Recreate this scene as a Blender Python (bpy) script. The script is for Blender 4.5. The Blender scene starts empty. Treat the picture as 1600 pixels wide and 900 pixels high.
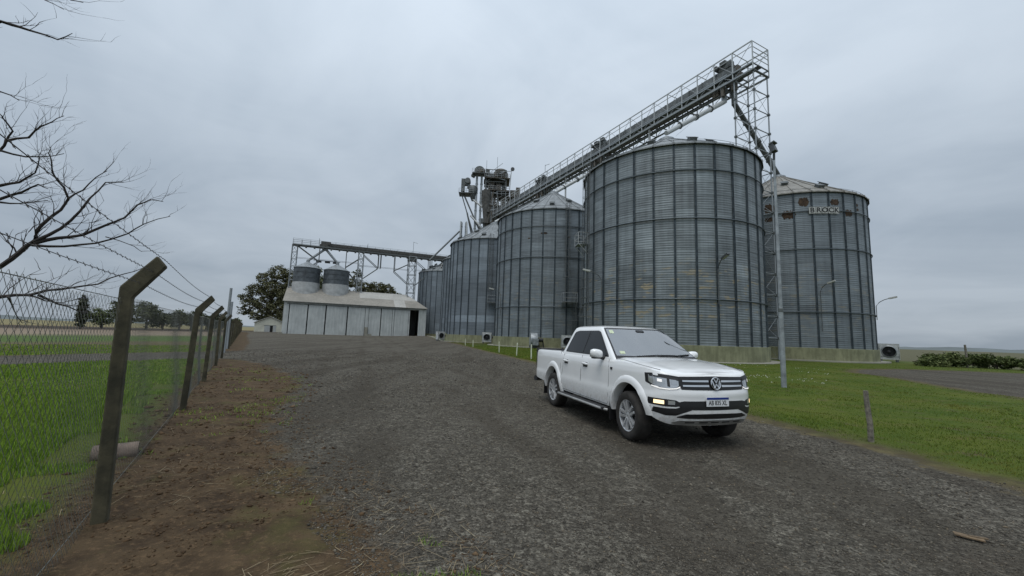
import bpy, bmesh, math, random
import numpy as np
from mathutils import Vector, Matrix, noise as mnoise

random.seed(7)
rng = np.random.default_rng(11)
PI = math.pi
rad = math.radians
scene = bpy.context.scene
COL = scene.collection

# ------------------------------------------------------------------ camera
cam_d = bpy.data.cameras.new('camera')
cam = bpy.data.objects.new('camera', cam_d)
COL.objects.link(cam)
scene.camera = cam
cam_d.sensor_width = 36.0
cam_d.lens = 36.0 * 630.0 / 1600.0
cam_d.clip_start = 0.05
cam_d.clip_end = 9000
P, RL = rad(6.7), rad(1.92)
Fw = Vector((0, math.cos(P), math.sin(P)))
r0 = Vector((1, 0, 0)); u0 = Vector((0, -math.sin(P), math.cos(P)))
rt = r0 * math.cos(RL) + u0 * math.sin(RL)
up = -r0 * math.sin(RL) + u0 * math.cos(RL)
M = Matrix((rt, up, -Fw)).transposed().to_4x4()
M.translation = Vector((0, 0, 1.6))
cam.matrix_world = M

# ------------------------------------------------------------------ sky and sun (overcast day)
SUN_EL, SUN_AZ = rad(66), rad(205)          # azimuth clockwise from +Y: behind the camera, a little to the left
world = bpy.data.worlds.new('World')
scene.world = world
world.use_nodes = True
wn, wl = world.node_tree.nodes, world.node_tree.links
wn.clear()
w_out = wn.new('ShaderNodeOutputWorld')
w_bg = wn.new('ShaderNodeBackground'); w_bg.inputs['Strength'].default_value = 0.1
sky = wn.new('ShaderNodeTexSky'); sky.sky_type = 'NISHITA'; sky.sun_disc = False
sky.sun_elevation = SUN_EL; sky.sun_rotation = SUN_AZ
tc = wn.new('ShaderNodeTexCoord')
sep = wn.new('ShaderNodeSeparateXYZ'); wl.new(tc.outputs['Generated'], sep.inputs[0])
def wmath(op, a, b=None, c=None):
    n = wn.new('ShaderNodeMath'); n.operation = op
    for i, v in enumerate((a, b, c)):
        if v is None: continue
        if isinstance(v, (int, float)): n.inputs[i].default_value = v
        else: wl.new(v, n.inputs[i])
    return n.outputs[0]
zc = wmath('MAXIMUM', sep.outputs['Z'], 0.0)
zd = wmath('ADD', zc, 0.22)
cmb = wn.new('ShaderNodeCombineXYZ')
wl.new(wmath('DIVIDE', sep.outputs['X'], zd), cmb.inputs[0])
wl.new(wmath('DIVIDE', sep.outputs['Y'], zd), cmb.inputs[1])
def wnoise(scale, detail, rough, dist, off, sx=1.0, sy=1.0):
    mp = wn.new('ShaderNodeMapping'); mp.inputs['Location'].default_value = off
    mp.inputs['Scale'].default_value = (sx, sy, 1)
    wl.new(cmb.outputs[0], mp.inputs[0])
    n = wn.new('ShaderNodeTexNoise'); n.inputs['Scale'].default_value = scale
    n.inputs['Detail'].default_value = detail; n.inputs['Roughness'].default_value = rough
    n.inputs['Distortion'].default_value = dist
    wl.new(mp.outputs[0], n.inputs['Vector']); return n.outputs['Fac']
n1 = wnoise(0.62, 5, 0.55, 0.7, (3.1, 1.7, 0), 1.0, 0.8)
n2 = wnoise(1.5, 6, 0.55, 0.8, (7.3, 2.2, 4))
cl = wmath('ADD', wmath('MULTIPLY', n1, 0.68), wmath('MULTIPLY', n2, 0.32))
ramp = wn.new('ShaderNodeValToRGB')
ramp.color_ramp.elements[0].position = 0.38; ramp.color_ramp.elements[0].color = (0.74, 0.765, 0.79, 1)
ramp.color_ramp.elements[1].position = 0.60; ramp.color_ramp.elements[1].color = (1.04, 1.03, 1.02, 1)
wl.new(cl, ramp.inputs[0])
tint = wn.new('ShaderNodeMixRGB'); tint.blend_type = 'MULTIPLY'; tint.inputs[0].default_value = 1
tint.inputs[2].default_value = (5.10, 5.85, 6.70, 1)       # x 0.1 background strength: overcast radiance near the horizon
wl.new(ramp.outputs[0], tint.inputs[1])
grad = wmath('ADD', 0.74, wmath('MULTIPLY', zc, 0.96))      # overcast sky: brighter towards the zenith
gm = wn.new('ShaderNodeVectorMath'); gm.operation = 'SCALE'
wl.new(tint.outputs[0], gm.inputs[0]); wl.new(grad, gm.inputs['Scale'])
mixw = wn.new('ShaderNodeMixRGB'); mixw.inputs[0].default_value = 0.96
wl.new(sky.outputs[0], mixw.inputs[1]); wl.new(gm.outputs[0], mixw.inputs[2])
wl.new(mixw.outputs[0], w_bg.inputs['Color']); wl.new(w_bg.outputs[0], w_out.inputs[0])

sun_d = bpy.data.lights.new('sun', 'SUN'); sun_d.energy = 1.5; sun_d.angle = rad(40); sun_d.color = (1.0, 0.97, 0.93)
sun = bpy.data.objects.new('sun', sun_d); COL.objects.link(sun)
sdir = Vector((math.sin(SUN_AZ) * math.cos(SUN_EL), math.cos(SUN_AZ) * math.cos(SUN_EL), math.sin(SUN_EL)))
sun.rotation_euler = (-sdir).to_track_quat('-Z', 'Y').to_euler()

scene.view_settings.view_transform = 'Standard'
scene.view_settings.look = 'None'
scene.view_settings.exposure = 0.0
scene.view_settings.gamma = 1.0
scene.view_settings.use_curve_mapping = False
scene.render.engine = 'CYCLES'
scene.cycles.max_bounces = 6
scene.cycles.transparent_max_bounces = 8

# ------------------------------------------------------------------ materials
class NT:
    def __init__(s, name):
        s.m = bpy.data.materials.new(name); s.m.use_nodes = True
        s.n, s.l = s.m.node_tree.nodes, s.m.node_tree.links
        s.b = s.n['Principled BSDF']
    def node(s, t, **kw):
        n = s.n.new(t)
        for k, v in kw.items(): setattr(n, k, v)
        return n
    def sock(s, v, inp):
        if isinstance(v, (int, float)): inp.default_value = v
        elif isinstance(v, (tuple, list)): inp.default_value = (tuple(v) + (1,))[:4] if len(inp.default_value) == 4 else v
        else: s.l.new(v, inp)
    def math(s, op, a, b=0.0, c=None, clamp=False):
        n = s.node('ShaderNodeMath', operation=op, use_clamp=clamp)
        s.sock(a, n.inputs[0]); s.sock(b, n.inputs[1])
        if c is not None: s.sock(c, n.inputs[2])
        return n.outputs[0]
    def mix(s, f, a, b, blend='MIX'):
        n = s.node('ShaderNodeMixRGB', blend_type=blend)
        s.sock(f, n.inputs[0]); s.sock(a, n.inputs[1]); s.sock(b, n.inputs[2]); return n.outputs[0]
    def pos(s):
        return s.node('ShaderNodeNewGeometry').outputs['Position']
    def obj(s):
        return s.node('ShaderNodeTexCoord').outputs['Object']
    def map(s, v, scale=(1, 1, 1), loc=(0, 0, 0), rot=(0, 0, 0)):
        n = s.node('ShaderNodeMapping'); s.l.new(v, n.inputs[0])
        n.inputs['Scale'].default_value = scale; n.inputs['Location'].default_value = loc; n.inputs['Rotation'].default_value = rot
        return n.outputs[0]
    def noise(s, v, scale, detail=4, rough=0.5, dist=0.0, out='Fac'):
        n = s.node('ShaderNodeTexNoise'); s.l.new(v, n.inputs['Vector'])
        n.inputs['Scale'].default_value = scale; n.inputs['Detail'].default_value = detail
        n.inputs['Roughness'].default_value = rough; n.inputs['Distortion'].default_value = dist
        return n.outputs[out]
    def voro(s, v, scale, feature='F1', out='Distance', rnd=1.0):
        n = s.node('ShaderNodeTexVoronoi', feature=feature); s.l.new(v, n.inputs['Vector'])
        n.inputs['Scale'].default_value = scale; n.inputs['Randomness'].default_value = rnd
        return n.outputs[out]
    def ramp(s, f, stops):
        n = s.node('ShaderNodeValToRGB'); s.sock(f, n.inputs[0])
        e = n.color_ramp.elements
        while len(e) < len(stops): e.new(0.5)
        for i, (p, c) in enumerate(stops):
            e[i].position = p; e[i].color = (c, c, c, 1) if isinstance(c, (int, float)) else tuple(c) + (1,)
        return n.outputs[0]
    def step(s, v, a, b):
        n = s.node('ShaderNodeMapRange', interpolation_type='SMOOTHSTEP'); s.sock(v, n.inputs[0])
        n.inputs[1].default_value = a; n.inputs[2].default_value = b
        return n.outputs[0]
    def bump(s, h, strength=0.5, dist=0.02, normal=None):
        n = s.node('ShaderNodeBump'); s.sock(h, n.inputs['Height'])
        n.inputs['Strength'].default_value = strength; n.inputs['Distance'].default_value = dist
        if normal is not None: s.l.new(normal, n.inputs['Normal'])
        return n.outputs[0]
    def island(s): return s.node('ShaderNodeNewGeometry').outputs['Random Per Island']
    def orand(s): return s.node('ShaderNodeObjectInfo').outputs['Random']
    def ocol(s): return s.node('ShaderNodeObjectInfo').outputs['Color']
    def attr(s, name): return s.node('ShaderNodeAttribute', attribute_name=name).outputs['Fac']
    def done(s, color=None, rough=None, metal=None, normal=None, **kw):
        if color is not None: s.sock(color, s.b.inputs['Base Color'])
        if rough is not None: s.sock(rough, s.b.inputs['Roughness'])
        if metal is not None: s.sock(metal, s.b.inputs['Metallic'])
        if normal is not None: s.l.new(normal, s.b.inputs['Normal'])
        for k, v in kw.items(): s.sock(v, s.b.inputs[k.replace('_', ' ')])
        return s.m

MAT = {}
def simple(name, color, rough=0.6, metal=0.0, var=0.12, scale=6.0, bump=0.0, **kw):
    t = NT(name); p = t.obj()
    nz = t.noise(p, scale, 5, 0.6)
    dark = tuple(c * (1 - 2 * var) for c in color); lite = tuple(min(1, c * (1 + 2 * var)) for c in color)
    col = t.ramp(nz, [(0.3, dark), (0.7, lite)])
    nrm = t.bump(t.noise(p, scale * 6, 3), bump, 0.01) if bump else None
    MAT[name] = t.done(col, rough, metal, nrm, **kw)
    return MAT[name]

def silo_steel(name, base, streak=0.35, tan=0.0, lo=4.0, hi=6.3):
    t = NT(name); p = t.pos()
    big = t.noise(p, 0.35, 4, 0.6)
    hst = t.noise(t.map(p, (0.55, 0.55, 6.5)), 1.0, 5, 0.65)      # horizontal corrugation sheen
    hs2 = t.noise(t.map(p, (0.25, 0.25, 17.0)), 1.0, 3, 0.7)
    vst = t.noise(t.map(p, (3.0, 3.0, 0.16)), 1.0, 5, 0.6)        # rain streaks
    v = t.math('ADD', t.math('MULTIPLY', hst, 0.9), t.math('MULTIPLY', hs2, 0.65))
    v = t.math('ADD', v, t.math('MULTIPLY', vst, 0.55))
    v = t.math('ADD', v, t.math('MULTIPLY', big, 0.5))
    v = t.math('ADD', v, t.math('MULTIPLY', t.orand(), 0.16))     # each sheet weathered on its own
    f = t.step(v, 0.80, 2.0)
    col = t.mix(f, tuple(c * (1 - streak) for c in base), tuple(c * (1 + streak * 1.25) for c in base))
    col = t.mix(1.0, col, t.ocol(), 'MULTIPLY')
    if tan > 0:                                                    # grain dust and rust stain on the lower sheets
        zz = t.node('ShaderNodeSeparateXYZ'); t.l.new(p, zz.inputs[0])
        band = t.math('MULTIPLY', t.step(zz.outputs[2], lo - 1.6, lo + 0.6), t.math('SUBTRACT', 1.0, t.step(zz.outputs[2], hi - 0.8, hi + 2.0)))
        blot = t.math('MULTIPLY', t.step(t.noise(t.map(p, (0.8, 0.8, 2.6)), 1.0, 4, 0.65), 0.55, 0.64), band)
        col = t.mix(t.math('MULTIPLY', blot, tan), col, (0.33, 0.28, 0.185))
    wv = t.node('ShaderNodeTexWave', wave_type='BANDS', bands_direction='Z'); t.l.new(p, wv.inputs['Vector'])
    wv.inputs['Scale'].default_value = 1.55; wv.inputs['Distortion'].default_value = 0.25
    h = t.math('ADD', t.math('MULTIPLY', wv.outputs['Fac'], 0.7), t.math('MULTIPLY', hst, 0.5))
    MAT[name] = t.done(col, 0.52, 0.35, t.bump(h, 0.55, 0.03))
silo_steel('silo_sheet', (0.186, 0.210, 0.220), 0.58, 0.9, 3.6, 7.0)
silo_steel('silo_sheet_plain', (0.160, 0.188, 0.210), 0.30)
silo_steel('silo_sheet_worn', (0.172, 0.198, 0.213), 0.42, 0.35, 3.0, 9.0)
simple('stiffener', (0.060, 0.078, 0.090), 0.5, 0.4, 0.2, 3)
simple('wind_ring', (0.055, 0.072, 0.082), 0.5, 0.4, 0.2, 3)
simple('roof_sheet_grey', (0.21, 0.225, 0.23), 0.55, 0.25, 0.2, 1.5)
simple('roof_sheet_tan', (0.225, 0.215, 0.19), 0.6, 0.2, 0.2, 1.5)
simple('galvanized', (0.30, 0.325, 0.34), 0.5, 0.4, 0.2, 3)
simple('galvanized_dark', (0.115, 0.125, 0.125), 0.55, 0.35, 0.25, 2)
simple('rusty_steel', (0.105, 0.095, 0.08), 0.7, 0.2, 0.35, 2)
simple('trough_steel', (0.185, 0.195, 0.195), 0.55, 0.3, 0.3, 1.5)
simple('conveyor_dark', (0.075, 0.073, 0.068), 0.65, 0.15, 0.3, 2)
simple('pale_steel', (0.46, 0.48, 0.48), 0.5, 0.25, 0.15, 2)
simple('fan_paint', (0.46, 0.48, 0.48), 0.55, 0.1, 0.15, 3)
simple('fan_dark', (0.03, 0.032, 0.035), 0.6, 0.2, 0.2, 8)
simple('rust_hole', (0.055, 0.034, 0.020), 0.9, 0.0, 0.45, 3.5)
simple('sign_white', (0.40, 0.41, 0.39), 0.6, 0, 0.08, 4)
simple('sign_black', (0.012, 0.012, 0.013), 0.5, 0, 0.0, 4)
simple('asphalt_edge', (0.30, 0.29, 0.26), 0.9, 0, 0.2, 1.2, 0.3)
simple('bark', (0.035, 0.028, 0.025), 0.9, 0, 0.3, 12, 0.5)
simple('twig', (0.045, 0.036, 0.034), 0.85, 0, 0.25, 8)
simple('trunk_far', (0.10, 0.085, 0.07), 0.9, 0, 0.3, 2)
simple('wire', (0.16, 0.165, 0.15), 0.5, 0.5, 0.15, 5)
simple('barb_wire', (0.055, 0.052, 0.05), 0.6, 0.3, 0.2, 5)
simple('wood_post', (0.17, 0.155, 0.125), 0.9, 0, 0.35, 14, 0.6)
simple('stake_paint', (0.55, 0.58, 0.45), 0.7, 0, 0.15, 9)
simple('clay_pipe', (0.19, 0.145, 0.115), 0.85, 0, 0.2, 8, 0.3)
simple('house_wall', (0.60, 0.60, 0.50), 0.85, 0, 0.08, 0.7)
simple('house_roof', (0.44, 0.44, 0.40), 0.8, 0, 0.1, 0.7)
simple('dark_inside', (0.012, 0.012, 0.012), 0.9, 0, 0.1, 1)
simple('tank_dark', (0.085, 0.098, 0.108), 0.55, 0.3, 0.2, 0.8)
simple('tank_light', (0.40, 0.415, 0.415), 0.6, 0.15, 0.12, 0.9)
simple('plank', (0.15, 0.105, 0.06), 0.85, 0, 0.3, 10, 0.4)
simple('lamp_housing', (0.07, 0.075, 0.08), 0.5, 0.3, 0.2, 8)
simple('lamp_pale', (0.45, 0.46, 0.43), 0.5, 0.1, 0.1, 8)

# concrete: streaked, with colour passed in
def concrete(name, base, stain, sc=0.9):
    t = NT(name); p = t.pos()
    a = t.noise(p, sc, 5, 0.65); v = t.noise(t.map(p, (2.2, 2.2, 0.35)), 1.0, 5, 0.65)
    f = t.step(t.math('ADD', a, v), 0.75, 1.3)
    col = t.mix(f, stain, base)
    MAT[name] = t.done(col, 0.88, 0, t.bump(t.noise(p, 26, 6, 0.7), 0.5, 0.012))
concrete('green_plinth', (0.27, 0.275, 0.165), (0.15, 0.155, 0.09))
concrete('apron_concrete', (0.31, 0.30, 0.25), (0.22, 0.215, 0.18))
concrete('fence_post_concrete', (0.095, 0.083, 0.048), (0.030, 0.028, 0.016), 5.0)
concrete('shed_sheet', (0.50, 0.53, 0.52), (0.38, 0.405, 0.40), 0.35)
concrete('shed_roof', (0.30, 0.28, 0.245), (0.21, 0.20, 0.175), 0.25)
concrete('shed_roof_pale', (0.43, 0.42, 0.39), (0.33, 0.325, 0.30), 0.25)

# foliage
def foliage(name, dark, mid, lite):
    t = NT(name)
    f = t.math('ADD', t.math('MULTIPLY', t.island(), 0.6), t.math('MULTIPLY', t.noise(t.pos(), 0.35, 3), 0.5))
    col = t.ramp(f, [(0.2, dark), (0.55, mid), (0.95, lite)])
    t.b.inputs['Transmission Weight'].default_value = 0
    MAT[name] = t.done(col, 0.75, 0, Specular_IOR_Level=0.2)
foliage('euca_leaf', (0.046, 0.052, 0.024), (0.105, 0.108, 0.052), (0.20, 0.19, 0.11))
foliage('dark_leaf', (0.022, 0.030, 0.017), (0.046, 0.056, 0.029), (0.085, 0.095, 0.048))
foliage('bush_leaf', (0.042, 0.064, 0.022), (0.095, 0.125, 0.042), (0.19, 0.21, 0.085))
foliage('pale_leaf', (0.06, 0.07, 0.035), (0.10, 0.115, 0.055), (0.16, 0.165, 0.09))

def blade_mat(name, stops, patch):
    t = NT(name); p = t.pos()
    f = t.math('ADD', t.math('MULTIPLY', t.island(), 0.75), t.math('MULTIPLY', t.noise(p, 0.8, 4, 0.6), 0.35))
    col = t.ramp(f, stops)
    col = t.mix(t.step(t.noise(p, 0.28, 4, 0.65), 0.50, 0.68), col, patch)
    MAT[name] = t.done(col, 0.6, 0, Specular_IOR_Level=0.12)
blade_mat('grass_blade', [(0.15, (0.075, 0.145, 0.014)), (0.5, (0.160, 0.270, 0.030)), (0.85, (0.24, 0.345, 0.050)), (1.0, (0.33, 0.33, 0.12))], (0.19, 0.285, 0.040))
blade_mat('lawn_blade', [(0.15, (0.050, 0.088, 0.009)), (0.5, (0.090, 0.138, 0.015)), (0.85, (0.138, 0.176, 0.026)), (1.0, (0.23, 0.195, 0.07))], (0.140, 0.142, 0.028))
t = NT('straw'); MAT['straw'] = t.done(t.ramp(t.island(), [(0, (0.12, 0.085, 0.05)), (0.6, (0.22, 0.165, 0.095)), (1, (0.33, 0.27, 0.16))]), 0.8)
t = NT('gravel_stone')
col = t.ramp(t.island(), [(0, (0.036, 0.032, 0.026)), (0.45, (0.084, 0.075, 0.060)), (0.8, (0.145, 0.131, 0.106)), (0.94, (0.17, 0.135, 0.09)), (1, (0.27, 0.25, 0.21))])
MAT['gravel_stone'] = t.done(t.mix(t.math('MULTIPLY', t.noise(t.pos(), 60, 2), 0.5), col, (0.07, 0.062, 0.050)), 0.85, Specular_IOR_Level=0.25)
t = NT('dirt_clod')
MAT['dirt_clod'] = t.done(t.ramp(t.island(), [(0, (0.048, 0.030, 0.017)), (0.7, (0.095, 0.060, 0.033)), (1, (0.16, 0.11, 0.065))]), 0.95, Specular_IOR_Level=0.15)

# the ground: gravel, dirt, grass and fields, told apart by the distance fields stored on the mesh
t = NT('ground_cover'); p = t.pos()
dg, dd = t.attr('d_gravel'), t.attr('d_dirt')
wob = t.math('MULTIPLY', t.math('SUBTRACT', t.noise(p, 1.1, 6, 0.68), 0.5), 1.7)
wob2 = t.math('MULTIPLY', t.math('SUBTRACT', t.noise(p, 5.0, 4, 0.6), 0.5), 0.5)
w_ = t.math('ADD', wob, wob2)
mg = t.math('SUBTRACT', 1.0, t.step(t.math('ADD', dg, w_), -0.18, 0.14))
md = t.math('SUBTRACT', 1.0, t.step(t.math('ADD', dd, w_), -0.3, 0.3))
fine = t.voro(p, 42); fcol = t.voro(p, 42, out='Color')
sepc = t.node('ShaderNodeSeparateColor'); t.l.new(fcol, sepc.inputs[0])
fine2 = t.voro(p, 90)
far_c = t.voro(p, 14, out='Color'); sepf = t.node('ShaderNodeSeparateColor'); t.l.new(far_c, sepf.inputs[0])
gv = t.math('ADD', t.math('MULTIPLY', sepc.outputs[0], 0.55), t.math('MULTIPLY', sepf.outputs[0], 0.30))
gv = t.math('ADD', gv, t.math('MULTIPLY', t.noise(p, 3.5, 6, 0.75), 0.25))
gcol = t.ramp(gv, [(0.1, (0.038, 0.034, 0.027)), (0.5, (0.092, 0.083, 0.066)), (0.75, (0.150, 0.136, 0.110)), (1, (0.27, 0.25, 0.20))])
# wheel tracks and damp, finer patches in the yard
trk = t.noise(t.map(p, (0.75, 0.07, 1), rot=(0, 0, rad(-24))), 1.0, 5, 0.62, 0.3)
gcol = t.mix(t.math('MULTIPLY', t.step(trk, 0.46, 0.60), 0.6), gcol, (0.062, 0.053, 0.040))
gcol = t.mix(t.math('MULTIPLY', t.step(t.noise(p, 0.9, 5, 0.7), 0.52, 0.72), 0.45), gcol, (0.125, 0.112, 0.088))
gcol = t.mix(t.math('MULTIPLY', t.step(t.noise(p, 0.5, 6, 0.75), 0.56, 0.70), 0.6), gcol, (0.078, 0.060, 0.043))
# compacted wheel lanes leading to the shed
sl = t.node('ShaderNodeSeparateXYZ'); t.l.new(p, sl.inputs[0])
lc = t.math('ADD', t.math('MULTIPLY', sl.outputs[0], 0.94), t.math('MULTIPLY', sl.outputs[1], 0.342))
lc = t.math('ADD', lc, t.math('MULTIPLY', t.math('SUBTRACT', t.noise(p, 0.10, 3, 0.5), 0.5), 2.2))
lane = 0.0
for l0 in (-1.6, 0.1, 2.3, 4.0):
    dl = t.math('ABSOLUTE', t.math('SUBTRACT', lc, l0)); lane = t.math('ADD', lane, t.math('SUBTRACT', 1.0, t.step(t.math('ADD', dl, t.math('MULTIPLY', t.math('SUBTRACT', t.noise(p, 2.5, 5, 0.7), 0.5), 0.5)), 0.08, 0.42)))
lane = t.math('MULTIPLY', lane, t.step(t.noise(p, 0.22, 3, 0.6), 0.40, 0.58))
gcol = t.mix(t.math('MULTIPLY', lane, 0.55), gcol, (0.060, 0.050, 0.037))
d1 = t.noise(p, 2.2, 8, 0.72); d2 = t.noise(p, 22, 5, 0.7)
dcol = t.mix(t.step(d1, 0.35, 0.66), (0.044, 0.029, 0.017), (0.100, 0.068, 0.038))
dcol = t.mix(t.math('MULTIPLY', t.step(d2, 0.50, 0.68), 0.7), dcol, (0.165, 0.108, 0.060))
dcol = t.mix(t.math('MULTIPLY', t.step(t.noise(p, 60, 4, 0.7), 0.55, 0.70), 0.55), dcol, (0.030, 0.020, 0.012))
dcol = t.mix(t.math('MULTIPLY', t.step(t.noise(p, 0.75, 6, 0.72), 0.50, 0.64), 0.6), dcol, (0.080, 0.074, 0.026))
g1 = t.noise(p, 0.45, 6, 0.68); g2 = t.noise(p, 9, 5, 0.7)
rcol = t.mix(t.step(g1, 0.34, 0.68), (0.048, 0.082, 0.009), (0.092, 0.112, 0.017))
rcol = t.mix(t.math('MULTIPLY', t.step(g2, 0.45, 0.72), 0.5), rcol, (0.092, 0.118, 0.016))
rcol = t.mix(t.math('MULTIPLY', t.step(t.noise(t.map(p, (0.5, 1.4, 1)), 0.6, 6, 0.75), 0.52, 0.66), 0.55), rcol, (0.105, 0.085, 0.030))
rcol = t.mix(t.math('MULTIPLY', t.step(t.noise(p, 1.6, 5, 0.7), 0.55, 0.70), 0.7), rcol, (0.10, 0.078, 0.045))
# far fields left of the road: bare, stubble and green strips
sx = t.node('ShaderNodeSeparateXYZ'); t.l.new(p, sx.inputs[0])
q = t.math('ADD', t.math('MULTIPLY', sx.outputs[0], -0.917), t.math('MULTIPLY', sx.outputs[1], 0.4))
q = t.math('ADD', q, t.math('MULTIPLY', t.math('SUBTRACT', t.noise(p, 0.12, 4, 0.6), 0.5), 9.0))
qf = t.math('DIVIDE', q, 200.0)
fcolr = t.ramp(qf, [(0.125, (0.07, 0.11, 0.025)), (0.155, (0.10, 0.085, 0.045)), (0.20, (0.115, 0.095, 0.05)), (0.235, (0.075, 0.12, 0.03)),
                    (0.29, (0.08, 0.115, 0.035)), (0.33, (0.23, 0.185, 0.135)), (0.45, (0.21, 0.165, 0.12)), (0.53, (0.055, 0.042, 0.032)),
                    (0.70, (0.06, 0.046, 0.034)), (0.80, (0.21, 0.175, 0.085)), (1.0, (0.20, 0.175, 0.09))])
rcol = t.mix(t.step(q, 24.0, 27.0), rcol, fcolr)
rcol = t.mix(t.math('MULTIPLY', t.step(sx.outputs[0], 44.0, 52.0), 0.9), rcol, (0.105, 0.098, 0.060))
# dry rim of soil where the lawn meets the gravel
rim = t.math('MULTIPLY', t.math('SUBTRACT', 1.0, t.step(t.math('ADD', dg, w_), 0.05, 1.1)), 0.85)
rcol = t.mix(rim, rcol, t.mix(t.step(d1, 0.4, 0.65), (0.075, 0.055, 0.036), (0.145, 0.112, 0.065)))
col = t.mix(md, rcol, dcol)
col = t.mix(mg, col, gcol)
h_g = t.math('SUBTRACT', 1.0, t.math('ADD', t.math('MULTIPLY', fine, 0.9), t.math('MULTIPLY', fine2, 0.3)))
h_d = t.math('ADD', t.math('MULTIPLY', d1, 1.5), t.math('MULTIPLY', d2, 0.7))
hm = t.node('ShaderNodeMixRGB'); t.l.new(mg, hm.inputs[0]); t.l.new(h_d, hm.inputs[1]); t.l.new(h_g, hm.inputs[2])
MAT['ground_cover'] = t.done(col, 0.92, 0, t.bump(hm.outputs[0], 1.0, 0.03), Specular_IOR_Level=0.15)
simple('far_hill', (0.115, 0.135, 0.135), 0.95, 0, 0.15, 0.01)

# ------------------------------------------------------------------ mesh helpers
class MB:
    def __init__(s): s.v, s.f = [], []
    def add(s, vs, fs):
        b = len(s.v); s.v.extend([tuple(v) for v in vs]); s.f.extend([tuple(i + b for i in f) for f in fs]); return s
    def box(s, c, d, m=None):
        x, y, z = d[0] / 2, d[1] / 2, d[2] / 2
        vs = [Vector(a) for a in ((-x, -y, -z), (x, -y, -z), (x, y, -z), (-x, y, -z), (-x, -y, z), (x, -y, z), (x, y, z), (-x, y, z))]
        if m is not None: vs = [m @ a for a in vs]
        c = Vector(c)
        return s.add([a + c for a in vs], [(0, 3, 2, 1), (4, 5, 6, 7), (0, 1, 5, 4), (1, 2, 6, 5), (2, 3, 7, 6), (3, 0, 4, 7)])
    def beam(s, p0, p1, w, h=None):
        h = h or w; p0, p1 = Vector(p0), Vector(p1); d = p1 - p0
        if d.length < 1e-6: return s
        return s.box((p0 + p1) / 2, (w, h, d.length), frame(d).to_3x3())
    def tube(s, pts, r, n=8, caps=True):
        pts = [Vector(a) for a in pts]; k = len(pts)
        rs = r if isinstance(r, (list, tuple)) else [r] * k
        vs, fs = [], []
        for i, a in enumerate(pts):
            d = pts[min(i + 1, k - 1)] - pts[max(i - 1, 0)]
            m = frame(d).to_3x3()
            for j in range(n):
                t = 2 * PI * j / n
                vs.append(a + m @ Vector((math.cos(t) * rs[i], math.sin(t) * rs[i], 0)))
        for i in range(k - 1):
            for j in range(n):
                fs.append((i * n + j, i * n + (j + 1) % n, (i + 1) * n + (j + 1) % n, (i + 1) * n + j))
        if caps: fs += [tuple(range(n))[::-1], tuple(range((k - 1) * n, k * n))]
        return s.add(vs, fs)
    def lathe(s, prof, n=32, a0=0.0, a1=2 * PI, m=None, cap=False):
        full = abs(a1 - a0 - 2 * PI) < 1e-6; cols = n if full else n + 1
        vs, fs = [], []
        for r, z in prof:
            for j in range(cols):
                a = a0 + (a1 - a0) * j / n
                v = Vector((r * math.cos(a), r * math.sin(a), z)); vs.append(m @ v if m else v)
        for i in range(len(prof) - 1):
            for j in range(n):
                j2 = (j + 1) % cols
                fs.append((i * cols + j, i * cols + j2, (i + 1) * cols + j2, (i + 1) * cols + j))
        if cap: fs.append(tuple((len(prof) - 1) * cols + j for j in range(cols)))
        return s.add(vs, fs)
    def grid(s, rows, closed=False):
        k = len(rows[0]); vs = [v for r in rows for v in r]; fs = []
        for i in range(len(rows) - 1):
            for j in range(k if closed else k - 1):
                j2 = (j + 1) % k
                fs.append((i * k + j, i * k + j2, (i + 1) * k + j2, (i + 1) * k + j))
        return s.add(vs, fs)
    def mesh(s, name, mat, smooth=None):
        me = bpy.data.meshes.new(name); me.from_pydata(s.v, [], s.f)
        if mat: me.materials.append(MAT[mat])
        if smooth:
            me.shade_smooth(); me.set_sharp_from_angle(angle=rad(smooth))
        me.update(); return me
    def build(s, name, mat, parent=None, smooth=None):
        return link(name, s.mesh(name, mat, smooth), parent)

def frame(d):
    d = Vector(d).normalized()
    up_ = Vector((0, 0, 1)) if abs(d.z) < 0.95 else Vector((1, 0, 0))
    x = up_.cross(d).normalized(); y = d.cross(x)
    return Matrix((x, y, d)).transposed().to_4x4()
def link(name, data, parent=None):
    o = bpy.data.objects.new(name, data); COL.objects.link(o)
    if parent is not None: o.parent = parent
    return o
def tag(o, label=None, cat=None, group=None, kind=None):
    if label: o['label'] = label
    if cat: o['category'] = cat
    if group: o['group'] = group
    if kind: o['kind'] = kind
    return o
def thing(name, label, cat, loc=(0, 0, 0), rz=0.0, group=None):
    o = bpy.data.objects.new(name, None); COL.objects.link(o)
    o.empty_display_size = 0.3; o.location = loc; o.rotation_euler = (0, 0, rz)
    return tag(o, label, cat, group)
def copy_tree(o, parent=None):
    c = o.copy(); COL.objects.link(c); c.parent = parent
    for ch in list(o.children): copy_tree(ch, c)
    return c
_unit = {}
def unit(kind, mat):
    if (kind, mat) not in _unit:
        b = MB()
        if kind == 'cyl':
            n = 8; b.lathe([(1, 0), (1, 1)], n); b.f += [tuple(range(n))[::-1], tuple(range(n, 2 * n))]
            me = b.mesh('strut', mat, 50)
        else:
            b.box((0, 0, .5), (2, 2, 1)); me = b.mesh('strut', mat)
        _unit[(kind, mat)] = me
    return _unit[(kind, mat)]
def strut(name, p0, p1, r, mat, parent, kind='cyl', r2=None):
    """one straight member as an object of its own, sharing a unit mesh"""
    p0, p1 = Vector(p0), Vector(p1); d = p1 - p0
    o = link(name, unit(kind, mat), parent)
    o.matrix_local = Matrix.Translation(p0) @ frame(d) @ Matrix.Diagonal((r, r2 or r, d.length, 1))
    return o
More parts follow.
